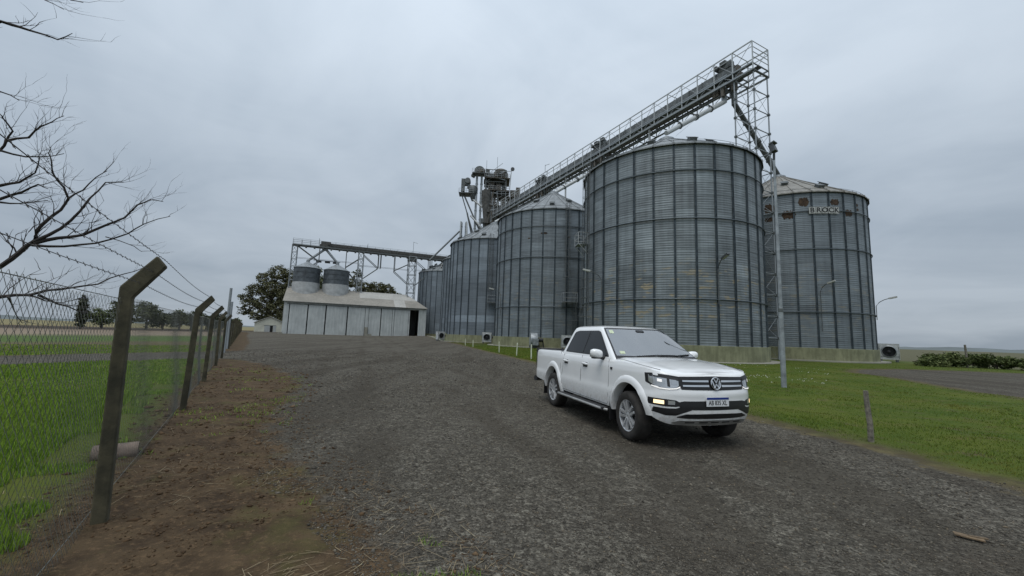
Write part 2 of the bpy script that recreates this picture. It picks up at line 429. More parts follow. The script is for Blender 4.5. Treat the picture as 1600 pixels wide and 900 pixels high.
def text_mesh(name, body, size, mat, parent, matrix, depth=0.004, sx=1.0):
    cu = bpy.data.curves.new(name, 'FONT'); cu.body = body; cu.size = size; cu.extrude = depth
    cu.align_x = 'CENTER'; cu.align_y = 'CENTER'; cu.offset = size * 0.012; cu.resolution_u = 3
    ob = bpy.data.objects.new(name, cu); COL.objects.link(ob)
    me = bpy.data.meshes.new_from_object(ob.evaluated_get(bpy.context.evaluated_depsgraph_get()))
    bpy.data.objects.remove(ob); me.materials.clear(); me.materials.append(MAT[mat])
    o = link(name, me, parent); o.matrix_local = matrix @ Matrix.Diagonal((sx, 1, 1, 1)); return o

def ss(a, b, v):
    k = np.clip((v - a) / (b - a), 0, 1); return k * k * (3 - 2 * k)
def ground_z(x, y):
    x = np.asarray(x, float); y = np.asarray(y, float)
    return 0.12 * ss(38, 60, y) + 0.58 * ss(80, 118, y) * np.exp(-((x + 18) / 15) ** 2)
def gz(x, y): return float(ground_z(x, y))

# ------------------------------------------------------------------ ground
YARD = [(9, -14), (6.6, -4), (6.15, 2), (5.83, 4.75), (5.79, 5.4), (5.74, 6.2), (5.43, 7.7), (5.12, 8.8), (4.1, 13.5), (1.63, 23.6), (-0.3, 30.9),
        (-4.0, 44.7), (-12.7, 75), (-22.5, 110), (-24.6, 119.4), (-58, 104.6), (-64, 118), (-90, 128), (-96, 118), (-70, 108), (-56.5, 88),
        (-44.7, 69), (-26.6, 41.6), (-17.6, 27.0), (-18.6, 25.4), (-13.6, 20.2), (-10.2, 17.5), (-8.4, 15.2), (-6.0, 11.9), (-4.83, 8.85), (-4.04, 7.06),
        (-3.3, 5.9), (-2.4, 4.9), (-1.57, 3.9), (-0.95, 3.26), (-0.5, 2.8), (0.4, 1.5), (1.5, -1), (2, -14)]
LOOP = [(16.9, 11.5), (18.3, 14.6), (18.8, 17.1), (20.2, 20.2), (21.2, 22.5), (21.6, 25.4), (24.5, 28.8), (29.6, 31.2), (35, 31.6), (39.1, 31.0), (44, 28), (48, 20), (40, 8), (28, 4)]
ROAD = [(-13.4, 20.6), (-17.5, 26.0), (-19.3, 23.0), (-23.5, 13.5), (-33, -8), (-28, -10), (-19, 11.0), (-15.0, 19.3)]
FD = (-0.547, 0.837)                                   # direction of the fence line
F0 = (-3.24, 3.44)                                     # nearest fence post in view
def fpt(t): return (F0[0] + FD[0] * t, F0[1] + FD[1] * t)
_a, _b = fpt(-16), fpt(150)
DIRT = [(2, -14), (1.5, -1), (0.4, 1.5), (0.6, 3), (-1, 5), (-3, 7.5), (-4.5, 11), (-7, 15), (-10, 19), (-26, 43), (-56, 90), (_b[0] - .3, _b[1] - .2), (-8.4, 10.6), (-4.3, 4.3), (-3.6, 3.0), (_a[0] - 1.0, _a[1] - .6)]
def sdf(poly, X, Y):
    d = np.full(X.shape, 1e9); inside = np.zeros(X.shape, bool); n = len(poly)
    for i in range(n):
        ax, ay = poly[i]; bx, by = poly[(i + 1) % n]
        ex, ey = bx - ax, by - ay; wx, wy = X - ax, Y - ay
        k = np.clip((wx * ex + wy * ey) / (ex * ex + ey * ey), 0, 1)
        d = np.minimum(d, (wx - ex * k) ** 2 + (wy - ey * k) ** 2)
        c = ((ay > Y) != (by > Y)) & (X < (bx - ax) * (Y - ay) / ((by - ay) + 1e-12) + ax)
        inside ^= c
    d = np.sqrt(d); return np.where(inside, -d, d)
def vnoise(X, Y, s, seed=0):
    X = X * s; Y = Y * s
    xi = np.floor(X).astype(np.int64); yi = np.floor(Y).astype(np.int64); fx = X - xi; fy = Y - yi
    fx = fx * fx * (3 - 2 * fx); fy = fy * fy * (3 - 2 * fy)
    def h(a, b):
        k = (a * 374761393 + b * 668265263 + seed * 974634777) & 0xffffffff
        k = ((k ^ (k >> 13)) * 1274126177) & 0xffffffff
        return ((k ^ (k >> 16)) & 0xffff) / 65535.0
    return (h(xi, yi) * (1 - fx) + h(xi + 1, yi) * fx) * (1 - fy) + (h(xi, yi + 1) * (1 - fx) + h(xi + 1, yi + 1) * fx) * fy
NR, NA = 300, 460
rr = np.concatenate([[0.0], np.exp(np.linspace(math.log(0.5), math.log(4500), NR - 1))])
aa = np.linspace(0, 2 * PI, NA, endpoint=False)
Rg, Ag = np.meshgrid(rr, aa, indexing='ij')
GX, GY = Rg * np.sin(Ag), Rg * np.cos(Ag)
s_yard, s_loop, s_road, s_dirt = sdf(YARD, GX, GY), sdf(LOOP, GX, GY), sdf(ROAD, GX, GY), sdf(DIRT, GX, GY)
s_grav = np.minimum(np.minimum(s_yard, s_loop), s_road)
amp = ss(0.0, 0.6, s_grav)
near = 1 - ss(25, 60, Rg)
bumps = (vnoise(GX, GY, 0.9, 1) - .5) * 0.05 + (vnoise(GX, GY, 3.1, 2) - .5) * 0.03 + (vnoise(GX, GY, 8.0, 3) - .5) * 0.016
GZ = ground_z(GX, GY) + near * (bumps * (0.35 + 0.65 * amp)) + np.where(Rg > 400, 0, 0)
GZ = GZ + 0.02 * amp * near
co = np.stack([GX, GY, GZ], -1).reshape(-1, 3)
ii, jj = np.meshgrid(np.arange(NR - 1), np.arange(NA), indexing='ij')
j2 = (jj + 1) % NA
quads = np.stack([ii * NA + jj, ii * NA + j2, (ii + 1) * NA + j2, (ii + 1) * NA + jj], -1).reshape(-1, 4)[:, ::-1]
fy_, fl_, fr_, fd_ = [q_.reshape(-1)[quads].mean(1) for q_ in (s_yard, s_loop, s_road, s_dirt)]
fx_c, fy_c = co[quads, 0].mean(1), co[quads, 1].mean(1)
side = (fx_c - F0[0]) * FD[1] - (fy_c - F0[1]) * FD[0]          # > 0: right of the fence line
lab = np.where(fy_ < 0, 0, np.where(fl_ < 0, 1, np.where(fr_ < 0, 2, np.where(fd_ < 0, 3, np.where(side > 0, 4, 5)))))
def ground_piece(name, k):
    q_ = quads[lab == k]
    used, inv = np.unique(q_, return_inverse=True)
    me = bpy.data.meshes.new(name); me.from_pydata(co[used].tolist(), [], inv.reshape(-1, 4).tolist())
    for an, arr in (('d_gravel', s_grav), ('d_dirt', s_dirt)):
        a = me.attributes.new(an, 'FLOAT', 'POINT'); a.data.foreach_set('value', arr.reshape(-1)[used].astype(np.float32))
    me.materials.append(MAT['ground_cover']); me.shade_smooth(); me.update()
    return tag(link(name, me), kind='structure')
for k, nm in enumerate(('gravel_yard', 'gravel_track', 'access_road', 'dirt_path', 'lawn', 'ground')): ground_piece(nm, k)

# low rise on the horizon
def hill(a0, a1, D, h, seed):
    b = MB(); rows = [[], [], []]
    for k in range(61):
        a = rad(a0 + (a1 - a0) * k / 60); e = math.sin(PI * k / 60) ** 0.35
        z = h * e * (0.55 + 0.9 * mnoise.noise((k * 0.13, seed, 0)) * 0.6 + 0.12 * mnoise.noise((k * 0.9, seed, 3)))
        for r, dd_, zz in ((0, -260, -1), (1, 0, max(z, 0.2)), (2, 400, -1)):
            rows[r].append(((D + dd_) * math.sin(a), (D + dd_) * math.cos(a), zz))
    b.grid(rows); return tag(b.build('hills', 'far_hill', None, 60), kind='structure')
hill(33, 78, 1500, 15, 1.3)
hill(-85, -30, 1900, 17, 5.1)

# ------------------------------------------------------------------ grain silos
NST = 32
STEP = 2 * PI / NST
def arc_sheet(r, h, a1, lap=0.010, n=3, mat='silo_sheet'):
    b = MB(); rows = []
    for z, ro in ((0, r + lap), (h, r)):
        rows.append([(ro * math.cos(a1 * j / n), ro * math.sin(a1 * j / n), z) for j in range(n + 1)])
    b.grid(rows)
    b.grid([[((r + lap) * math.cos(a1 * j / n), (r + lap) * math.sin(a1 * j / n), 0) for j in range(n, -1, -1)],
            [((r - .02) * math.cos(a1 * j / n), (r - .02) * math.sin(a1 * j / n), 0) for j in range(n, -1, -1)]])
    return b.mesh('wall_sheet', mat, 40)
def silo(label, c, r, eave, apex, phase, rings, win, sheet, roof_mat='roof_sheet_grey', base=1.3, tiers=15, shade=None, apron=True, group=None, roof_win=None, nst=NST):
    """win: span of angles (deg) of wall that faces the yard, built sheet by sheet"""
    z0 = gz(*c)
    root = thing('grain_silo', label, 'silo', (c[0], c[1], z0), 0, group)
    st = 2 * PI / nst; ph = rad(phase)
    pl = MB(); pl.lathe([(r - .3, -1.0), (r + .22, -1.0), (r + .22, base - .02), (r + .20, base), (r - .3, base)], 64)
    pl.build('plinth', 'green_plinth', root, 40)
    if apron:
        ap = MB(); ap.lathe([(r, -0.5), (r + 1.05, -0.5), (r + 1.05, 0.06), (r, 0.075)], 64); ap.build('apron', 'apron_concrete', root, 40)
    th = (eave - base) / tiers
    shm = arc_sheet(r, th + .012, st, mat=sheet)
    back = MB()
    for k in range(nst):
        a = ph + k * st; am = math.degrees(a + st / 2)
        rel = (am - (win[0] + win[1]) / 2 + 180) % 360 - 180
        if abs(rel) <= (win[1] - win[0]) / 2:
            for ti in range(tiers):
                o = link('wall_sheet', shm, root); o.location = (0, 0, base + ti * th); o.rotation_euler = (0, 0, a)
                g = 1.0 + random.uniform(-.10, .10) + (random.choice((-.22, .20, .28)) if random.random() < .05 else 0)
                if shade: g *= shade(ti, k)
                o.color = (g, g, g * 1.005, 1)
        else:
            back.grid([[(r * math.cos(a + st * j / 2), r * math.sin(a + st * j / 2), z) for j in range(3)] for z in (base, eave)])
    if back.v: back.build('rear_wall', sheet, root, 60)
    # stiffeners: folded channel, in pairs of flanges
    b = MB()
    for dy in (-.075, .045): b.box((r + .045, dy, (base + eave) / 2), (.09, .05, eave - base))
    b.box((r + .02, -.015, (base + eave) / 2), (.03, .07, eave - base - .01))
    sm = b.mesh('stiffener', 'stiffener')
    for k in range(nst):
        o = link('stiffener', sm, root); o.rotation_euler = (0, 0, ph + k * st)
    for z in rings:
        b = MB(); rc, n = r + .125, 96
        b.grid([[((rc + .055 * math.cos(t)) * math.cos(2 * PI * j / n), (rc + .055 * math.cos(t)) * math.sin(2 * PI * j / n), z + .055 * math.sin(t)) for j in range(n)] for t in [2 * PI * q_ / 6 for q_ in range(7)]], True)
        b.build('wind_ring', 'wind_ring', root, 60)
    # roof: ribbed sectors with a folded eave
    ro, ri = r + .22, 0.75
    zr = lambda q_: eave + .03 + (apex - eave - .45) * (1 - (q_ - ri) / (ro - ri))
    b = MB(); n = 3
    b.grid([[(q_ * math.cos(st * j / n), q_ * math.sin(st * j / n), zr(q_)) for q_ in (ri, ro * .5, ro)] for j in range(n + 1)])
    b.grid([[(ro * math.cos(st * j / n), ro * math.sin(st * j / n), z) for z in (zr(ro), zr(ro) - .12)] for j in range(n + 1)])
    b.beam((ri, 0, zr(ri) + .03), (ro, 0, zr(ro) + .03), .10, .08)
    b.box((ro + .01, 0, zr(ro) - .02), (.06, .12, .16))
    rm = b.mesh('roof_sheet', roof_mat)
    for k in range(nst):
        o = link('roof_sheet', rm, root); o.rotation_euler = (0, 0, ph + k * st)
    b = MB(); b.lathe([(ri + .12, zr(ri) - .05), (ri + .10, zr(ri) + .18), (.45, apex - .12), (.45, apex), (0.01, apex + .02)], 24)
    b.build('peak_cap', 'galvanized', root, 40)
    b = MB(); n = 64                                       # handrail round the eave
    for zz in (.42,):
        b.grid([[((r - .1 + .02 * math.cos(t)) * math.cos(2 * PI * j / n), (r - .1 + .02 * math.cos(t)) * math.sin(2 * PI * j / n), eave + zz + .02 * math.sin(t)) for j in range(n)] for t in (0, 2.1, 4.2, 2 * PI)], True)
    for k in range(nst): 
        a = ph + k * st; b.beam(((r - .1) * math.cos(a), (r - .1) * math.sin(a), eave + .05), ((r - .1) * math.cos(a), (r - .1) * math.sin(a), eave + .42), .03)
    b.build('eave_rail', 'galvanized_dark', root)
    for k in range(6):                                     # roof vents
        a = rad(win[0] + (win[1] - win[0]) * (k + .5) / 6); q_ = r * (.86 if k % 2 else .62)
        m = Matrix.Rotation(a, 3, 'Z') @ Matrix.Rotation(math.atan2(apex - eave, r), 3, 'Y')
        b = MB(); b.box((q_ * math.cos(a), q_ * math.sin(a), zr(q_) + .17), (.75, .6, .3), m)
        b.box((q_ * math.cos(a), q_ * math.sin(a), zr(q_) + .34), (.9, .75, .06), m)
        b.build('roof_vent', 'galvanized_dark', root)
    return root
def azof(deg, rr_, z): return (rr_ * math.cos(rad(deg)), rr_ * math.sin(rad(deg)), z)
R0 = 8.31
A_, B_, C_, E_, D2_, D1_ = (15.69, 40.25), (5.95, 60.7), (-3.8, 77.9), (33.6, 49.55), (-8.4, 96.3), (-21.6, 133.3)
RG = (4.95, 11.6, 15.7)
siloA = silo('tallest corrugated silo, nearest the camera behind the white truck', A_, R0, 18.05, 22.75, -107.2, RG, (-205, -15), 'silo_sheet', group='large grain silos')
siloB = silo('corrugated silo with caged ladder, second from the white truck', B_, R0, 18.6, 23.9, -104.05, (5.35, 11.95, 16.15), (-190, -30), 'silo_sheet_worn', group='large grain silos')
def band(ti, k): return {0: 1.0, 1: .9, 2: 1.5, 3: 1.02, 4: .94, 5: .84, 6: .8, 7: .8, 8: .97, 9: 1.12, 10: 1.2, 11: 1.0, 12: 1.25, 13: 1.1}.get(ti, 1.0) * (1.06 if k % 5 == 0 else 1.0)
siloC = silo('smooth ringless blue grey silo below the elevator tower', C_, R0, 18.4, 23.6, -105.4, (), (-190, -40), 'silo_sheet_plain', shade=band, group='large grain silos')
siloE = silo('silo with rust patches and a name sign, rightmost of the row', E_, R0, 17.85, 23.0, -103.97, RG, (-180, -30), 'silo_sheet_worn', 'roof_sheet_tan', group='large grain silos')
siloG = silo('sliver of grey silo squeezed between the smooth silo and the far small one', D2_, R0, 18.4, 23.6, -107, (), (-180, -100), 'silo_sheet_plain', apron=False, group='large grain silos')
siloD = silo('far dark grey silo beside the open end of the shed', D1_, 9.3, 20.2, 25.0, -101, (), (-190, -60), 'silo_sheet_plain', apron=False, tiers=12, group='large grain silos', base=.6)
b = MB()
for k in range(22):                                        # many small vents on the far silo's roof
    a = rad(-185 + 120 * random.random()); q_ = 9.3 * random.uniform(.45, .93)
    z = 20.2 + 4.35 * (1 - (q_ - .75) / 8.8)
    o = MB().tube([(0, 0, 0), (0, 0, .45), (.25, 0, .6)], .28, 8).build('roof_vent', 'galvanized_dark', siloD); o.location = (q_ * math.cos(a), q_ * math.sin(a), z); o.rotation_euler = (0, 0, a)

# rust patches and dents on the right-hand silo, ragged sheets bowed like the wall
def rust(root, a0, a1, z0, z1, seed, r=R0 + .016, name='rust_patch'):
    rn = random.Random(seed); n = 14; top, bot = [], []
    for k in range(n + 1):
        a = rad(a0 + (a1 - a0) * k / n); e = min(1, 7 * min(k, n - k) / n)
        zm = (z0 + z1) / 2; hh = (z1 - z0) / 2
        top.append((r * math.cos(a), r * math.sin(a), zm + hh * (e * rn.uniform(.72, 1.15) + .02)))
        bot.append((r * math.cos(a), r * math.sin(a), zm - hh * (e * rn.uniform(.72, 1.15) + .02)))
    b = MB(); b.grid([bot, top]); o = b.build(name, 'rust_hole', root); o['label'] = 'dark rust patch'; return o
for i, (a0, a1, z0, z1) in enumerate(((-112.5, -105.6, 16.3, 17.2), (-123.0, -114.0, 15.0, 15.9), (-134, -127, 15.9, 16.9), (-134, -128, 14.9, 15.4), (-91.5, -84.9, 16.35, 17.0),
                                      (-80.5, -73.5, 15.25, 15.95), (-70.5, -66.5, 16.5, 16.8), (-70.0, -66.0, 16.0, 16.3))):
    rust(siloE, a0, a1, z0, z1, i)
rust(siloB, -106.5, -100, 15.05, 15.3, 31); rust(siloB, -119, -116.6, 14.5, 14.65, 32); rust(siloB, -82, -79, 14.6, 14.8, 33)
# maker's sign: five black letters on white plates
sg = thing('silo_sign', 'white letter plates with black lettering on the right-hand silo', 'sign', (E_[0], E_[1], gz(*E_)))
for k, ch in enumerate('BROCK'):
    a = -104.3 + 16.2 * k / 4
    m = Matrix.Translation(azof(a, R0 + .16, 15.75)) @ Matrix.Rotation(rad(a + 90), 4, 'Z') @ Matrix.Rotation(PI / 2, 4, 'X')
    b = MB(); b.box((0, 0, 0), (.52, .72, .04)) if k else b.box((0, 0, 0), (.6, .72, .04))
    pl = b.build('letter_plate', 'sign_white', sg); pl.matrix_local = m
    text_mesh('letter', ch, .74, 'sign_black', pl, Matrix.Translation((0, 0, .03)), .012, 1.0)

# wall lamps on bent arms
def wall_lamp(label, c, adeg, zb, zt, reach, mat='lamp_housing', amat='galvanized_dark', side=0.0):
    root = thing('wall_lamp', label, 'lamp', (c[0], c[1], gz(*c)), rad(adeg), 'wall lamps on the silos')
    r = R0 + .17
    pts = [(r, 0, zb)] + [(r, 0, zt - .5)] + [(r + reach * .25, side * .25, zt - .1), (r + reach * .6, side * .6, zt + .15), (r + reach, side, zt + .3)]
    MB().tube(pts, .038, 6).build('arm', amat, root, 60)
    d = Vector((reach, side, .25)).normalized(); m = frame(d).to_3x3()
    b = MB(); b.box(Vector((r + reach, side, zt + .3)) + d * .28, (.28, .14, .7), m); b.build('lamp_head', mat, root)
    b = MB(); b.box(Vector((r + reach, side, zt + .22)) + d * .3, (.22, .03, .5), m); b.build('lens', 'lamp_pale', root)
wall_lamp('curved lamp on the left flank of the tallest silo', A_, -153, 3.2, 7.4, .9, 'lamp_pale', side=-.6)
wall_lamp('curved lamp on the front of the tallest silo', A_, -85, 4.6, 7.9, .5, side=.1)
wall_lamp('curved lamp on the front of the rust-patched silo', E_, -102, 3.0, 7.6, .5, 'lamp_pale', side=.5)
wall_lamp('curved lamp sticking out beyond the right edge of the rust-patched silo', E_, -46, 4.5, 6.5, 1.1, 'lamp_pale')
wall_lamp('curved pale lamp on the left flank of the ladder silo', B_, -152, 4.2, 7.6, .9, 'lamp_pale', side=-.6)

# caged ladders and landings
def ladder(root, a, z0, z1, r, cage0=None, w=.45, mat='galvanized_dark'):
    g = link('ladder', None, root); g.rotation_euler = (0, 0, rad(a)); g.empty_display_size = .1
    x = r + .32
    for s in (-1, 1): strut('rail', (x, s * w / 2, z0), (x, s * w / 2, z1), .03, mat, g)
    b = MB()
    z = z0
    while z < z1: b.beam((x, -w / 2, z), (x, w / 2, z), .025); z += .3
    b.build('rungs', mat, g)
    if cage0 is not None:
        b = MB(); z = cage0
        while z <= z1:
            fl = .55 if z < cage0 + .2 else .38
            pts = [(x + fl * math.sin(t) * 1.6, fl * -math.cos(t), z) for t in [PI * q_ / 6 for q_ in range(7)]]
            b.tube(pts, .022, 4); z += .9
        for t in [PI * q_ / 4 for q_ in range(5)]:
            b.tube([(x + .55 * math.sin(t) * 1.6, -.55 * math.cos(t), cage0), (x + .38 * math.sin(t) * 1.6, -.38 * math.cos(t), cage0 + .95), (x + .38 * math.sin(t) * 1.6, -.38 * math.cos(t), z1)], .016, 4)
        b.build('cage', mat, g)
def landing(root, a, z, r, w=1.9, mat='galvanized'):
    g = link('landing', None, root); g.rotation_euler = (0, 0, rad(a)); g.empty_display_size = .1
    b = MB(); b.box((r + .6, 0, z), (1.0, w, .08)); b.build('deck', 'galvanized', g)
    for y in (-w / 2, w / 2):
        for x in (r + .15, r + 1.08): strut('post', (x, y, z), (x, y, z + 1.15), .03, mat, g)
        for h in (.55, 1.15): strut('rail', (r + .15, y, z + h), (r + 1.08, y, z + h), .025, mat, g)
        strut('brace', (r + .1, y, z - 1.0), (r + 1.0, y, z - .05), .035, mat, g)
    for h in (.55, 1.15): strut('rail', (r + 1.08, -w / 2, z + h), (r + 1.08, w / 2, z + h), .025, mat, g)
ladder(siloB, -82, 7.0, 19.2, R0, 9.2); landing(siloB, -80.3, 6.0, R0); ladder(siloB, -75.5, 1.6, 6.9, R0, 3.6)
landing(siloC, -86, 7.0, R0, 2.0); ladder(siloC, -90, 7.0, 19.0, R0, 9.0); ladder(siloC, -82, 1.4, 7.0, R0)
for ang in (-160,): ladder(siloA, ang - 8, 1.6, 19.0, R0, 3.6)
landing(siloA, -176, 10.8, R0, 1.5, 'pale_steel')

# ------------------------------------------------------------------ aeration fans
def fan(label, loc, rz, motor=True, s=1.0, drum=False):
    root = thing('aeration_fan', label, 'fan', loc, rz, 'aeration fans at the silo bases')   # local +x: inlet side
    root.scale = (s, s, s)
    if drum:
        b = MB(); m = Matrix.Translation((0, 0, 1.0)) @ Matrix.Rotation(PI / 2, 4, 'Y')
        b.lathe([(.02, -.45), (.9, -.45), (.92, -.4), (.92, .4), (.9, .45), (.02, .45)], 28, m=m); b.build('scroll_housing', 'galvanized', root, 40)
        b = MB(); b.box((0, .2, .16), (.9, 1.5, .32)); b.build('base_frame', 'galvanized_dark', root)
        b = MB(); b.tube([(.46, 0, 1.0), (1.25, 0, 1.0)], .24, 12); b.build('motor', 'fan_dark', root, 40)
        for x in (.6, 1.2): strut('leg', (x, 0, .9), (x + .15, 0, .05), .07, 'fan_dark', root, 'box')
        b = MB(); b.box((.1, -.9, .75), (.7, .9, .8)); b.build('duct', 'galvanized', root)
        return
    # square inlet plate with a round opening
    b = MB(); n = 32; w = .78; zc = 1.0
    outer = []
    for j in range(n):
        t = 2 * PI * j / n; k = 1 / max(abs(math.cos(t)), abs(math.sin(t))); outer.append((.42, w * k * math.cos(t), zc + w * k * math.sin(t)))
    inner = [(.42, .50 * math.cos(2 * PI * j / n), zc + .50 * math.sin(2 * PI * j / n)) for j in range(n)]
    deep = [(.15, .46 * math.cos(2 * PI * j / n), zc + .46 * math.sin(2 * PI * j / n)) for j in range(n)]
    b.grid([outer, inner], True); b.build('inlet_plate', 'fan_paint', root)
    b = MB(); b.grid([[(.47, .52 * math.cos(2 * PI * j / n), zc + .52 * math.sin(2 * PI * j / n)) for j in range(n)],
                      [(.42, .62 * math.cos(2 * PI * j / n), zc + .62 * math.sin(2 * PI * j / n)) for j in range(n)]], True)
    b.grid([inner, [(.47, .52 * math.cos(2 * PI * j / n), zc + .52 * math.sin(2 * PI * j / n)) for j in range(n)]], True)
    b.build('inlet_ring', 'galvanized', root, 40)
    b = MB(); b.grid([inner, deep], True); b.add(deep, [tuple(range(n))]); b.build('inlet_throat', 'fan_dark', root, 40)
    imp = MB(); imp.lathe([(.01, .0), (.16, .0), (.14, .12), (.01, .16)], 16, m=Matrix.Translation((.17, 0, zc)) @ Matrix.Rotation(PI / 2, 4, 'Y'))
    for k in range(8):
        t = 2 * PI * k / 8; imp.beam((.2, .12 * math.cos(t), zc + .12 * math.sin(t)), (.2, .44 * math.cos(t + .4), zc + .44 * math.sin(t + .4)), .10, .015)
    imp.build('impeller', 'fan_dark', root)
    b = MB()
    for (c_, d_) in (((0, -.765, zc), (.8, .03, 1.53)), ((0, .765, zc), (.8, .03, 1.53)), ((0, 0, zc + .765), (.8, 1.5, .03)), ((-.4, 0, zc), (.03, 1.5, 1.5)), ((0, 0, zc - .765), (.8, 1.5, .03))): b.box(c_, d_)
    b.build('housing', 'fan_paint', root)
    b = MB(); b.box((.445, 0, .52), (.02, 1.4, .03)); b.box((.445, -.72, .9), (.02, .03, 1.2)); b.box((.445, .72, .9), (.02, .03, 1.2)); b.build('flange', 'galvanized_dark', root)
    for y in (-.6, .6): b = MB(); b.box((0, y, .11), (.8, .16, .25)); b.build('foot', 'galvanized_dark', root)
    b = MB(); b.box((-.75, 0, .7), (.7, .8, .7)); b.build('duct', 'galvanized', root)
    if motor: MB().tube([(-.1, .85, 1.0), (-.1, 1.35, 1.0)], .2, 12).build('motor', 'fan_dark', root, 40)
def at_silo(c, deg, extra): return (c[0] + (R0 + extra) * math.cos(rad(deg)), c[1] + (R0 + extra) * math.sin(rad(deg)), gz(*c) + .06)
fan('square pale fan with round dark inlet, between the smooth silo and the ladder silo', (-3.9, 67.6, .18), rad(-92), s=1.0)
fan('pale fan half turned away at the shed end of the smooth silo plinth', (-13.2, 76.6, .18), rad(-50), s=.95)
fan('silver drum fan with dark motor beside the ladder silo', (2.95, 51.6, .14), rad(5), drum=True, s=.98)
fan('pale fan housing just behind the truck bed', (7.0, 50.0, .14), rad(-95), s=.95)
fan('pale square fan standing alone at the right end of the silo row', (43.2, 46.4, .06), rad(-127), False, s=1.14)

# ------------------------------------------------------------------ storage shed with two tanks on its roof
SW = math.atan2(.407, .914)
SH = (-58.9, 104.5); SZ = 0.10
SL, SDp, EA, RI = 37.0, 16.0, 8.75, 12.95        # length, depth, eave, ridge (above z = 0)
shed = thing('storage_shed', 'long grey sheet-clad shed with sliding doors under two roof tanks', 'shed', (SH[0], SH[1], 0), SW)
def shed_part(nm, mat, boxes, parent=shed):
    b = MB()
    for c_, d_ in boxes: b.box(c_, d_)
    return b.build(nm, mat, parent)
# sliding door and wall panels, left to right: (start, end)
px = [.15, 4.9, 9.75, 10.2, 16.2, 21.2]
def panel(x0, x1, dz=0.0, y=0.0, mat='shed_sheet'):
    b = MB(); n = max(2, int((x1 - x0) / .42)); rows = [[], []]
    for i in range(n + 1):
        x = x0 + (x1 - x0) * i / n
        for j, z in enumerate((-.4, EA - .75 + dz)):
            rows[j].append((x, y - (.02 if i % 2 else -.02), z))
    b.grid(rows); b.box(((x0 + x1) / 2, y + .06, (EA - .75 + dz) / 2 - .2), (x1 - x0 - .02, .06, EA - .75 + dz + .36))
    return b.build('wall_panel', mat, shed)
for x0, x1 in ((1.40, 5.50), (5.78, 9.84), (10.15, 15.25), (15.55, 19.95), (21.0, 24.1), (24.35, 27.3), (27.95, 31.85)): panel(x0, x1)
panel(.0, 1.2, .2, -.03); panel(20.05, 20.9, .1, -.05); panel(27.4, 27.85, 0, -.02); panel(33.9 + 1.3, SL, .1, -.03)
shed_part('door_jamb', 'shed_sheet', [((32.1, .2, 3.9), (.3, .6, 8.4)), ((35.0, .2, 3.9), (.35, .6, 8.4))])
shed_part('lintel', 'shed_sheet', [((SL / 2, .02, EA - .42), (SL, .10, .62))])
shed_part('door_track', 'galvanized_dark', [((16.5, -.12, EA - .78), (31.5, .12, .14))])
shed_part('pier', 'apron_concrete', [((20.45, -.25, 1.2), (.8, .35, 2.6))])
shed_part('concrete_block', 'apron_concrete', [((21.0, -1.3, .25), (1.7, .9, .9))])
shed_part('corner_block', 'apron_concrete', [((-.2, -.8, .15), (.9, .8, .7))])
shed_part('end_wall', 'shed_sheet', [((.05, SDp / 2, EA / 2 - .2), (.1, SDp - .2, EA))]); shed_part('end_wall', 'shed_sheet', [((SL - .05, SDp / 2, EA / 2 - .2), (.1, SDp - .2, EA))])
shed_part('rear_wall', 'shed_sheet', [((SL / 2, SDp, EA / 2 - .2), (SL, .1, EA))])
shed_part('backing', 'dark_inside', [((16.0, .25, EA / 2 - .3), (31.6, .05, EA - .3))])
shed_part('interior_partition', 'shed_sheet', [((35.9, 3.0, 3.9), (.1, 5.5, 8.4))])
b = MB(); b.add([(.05, 0.1, EA), (.05, SDp - .1, EA), (.05, SDp / 2, RI - .06)], [(0, 1, 2)]); b.build('gable', 'shed_sheet', shed)
# roof sheets of the front slope, one by one; hip at the right-hand end
def rz_(y): return EA + (RI - EA) * y / (SDp / 2)
nsh = 12; hip = 5.0
for i in range(nsh):
    x0, x1 = -.35 + (SL + .6) * i / nsh, -.35 + (SL + .6) * (i + 1) / nsh
    for (ya, yb, lift) in ((-.45, 4.0, 0.0), (3.9, 8.0, .03)):
        xr = lambda y: SL + .25 - hip * max(0, y) / 8.0
        a0, a1, b0, b1 = min(x0, xr(ya)), min(x1, xr(ya)), min(x0, xr(yb)), min(x1, xr(yb))
        if b1 - b0 < .02 and a1 - a0 < .02: continue
        b = MB(); t_ = .05; l_ = .012 * (i % 2)
        q_ = [(a0, ya, rz_(ya) + lift + l_), (a1, ya, rz_(ya) + lift + l_), (b1, yb, rz_(yb) + lift + l_), (b0, yb, rz_(yb) + lift + l_)]
        b.add(q_ + [(x_, y_, z_ + t_) for x_, y_, z_ in q_], [(0, 3, 2, 1), (4, 5, 6, 7), (0, 1, 5, 4), (1, 2, 6, 5), (2, 3, 7, 6), (3, 0, 4, 7)])
        b.build('roof_sheet', 'shed_roof_pale' if (i >= 6 and yb > 5) or (i >= 8 and i % 3 == 0) else 'shed_roof', shed)
b = MB(); b.add([(-.35, SDp + .45, rz_(-.45)), (SL + .25, SDp + .45, rz_(-.45)), (SL + .25 - hip, 8, RI), (-.35, 8, RI)], [(0, 1, 2, 3)])
b.add([(SL + .25, -.45, rz_(-.45)), (SL + .25, SDp + .45, rz_(-.45)), (SL + .25 - hip, 8, RI)], [(0, 1, 2)]); b.build('rear_roof', 'shed_roof', shed)
shed_part('gutter', 'galvanized_dark', [((SL / 2 - .05, -.52, EA - .28), (SL + .5, .10, .14))])
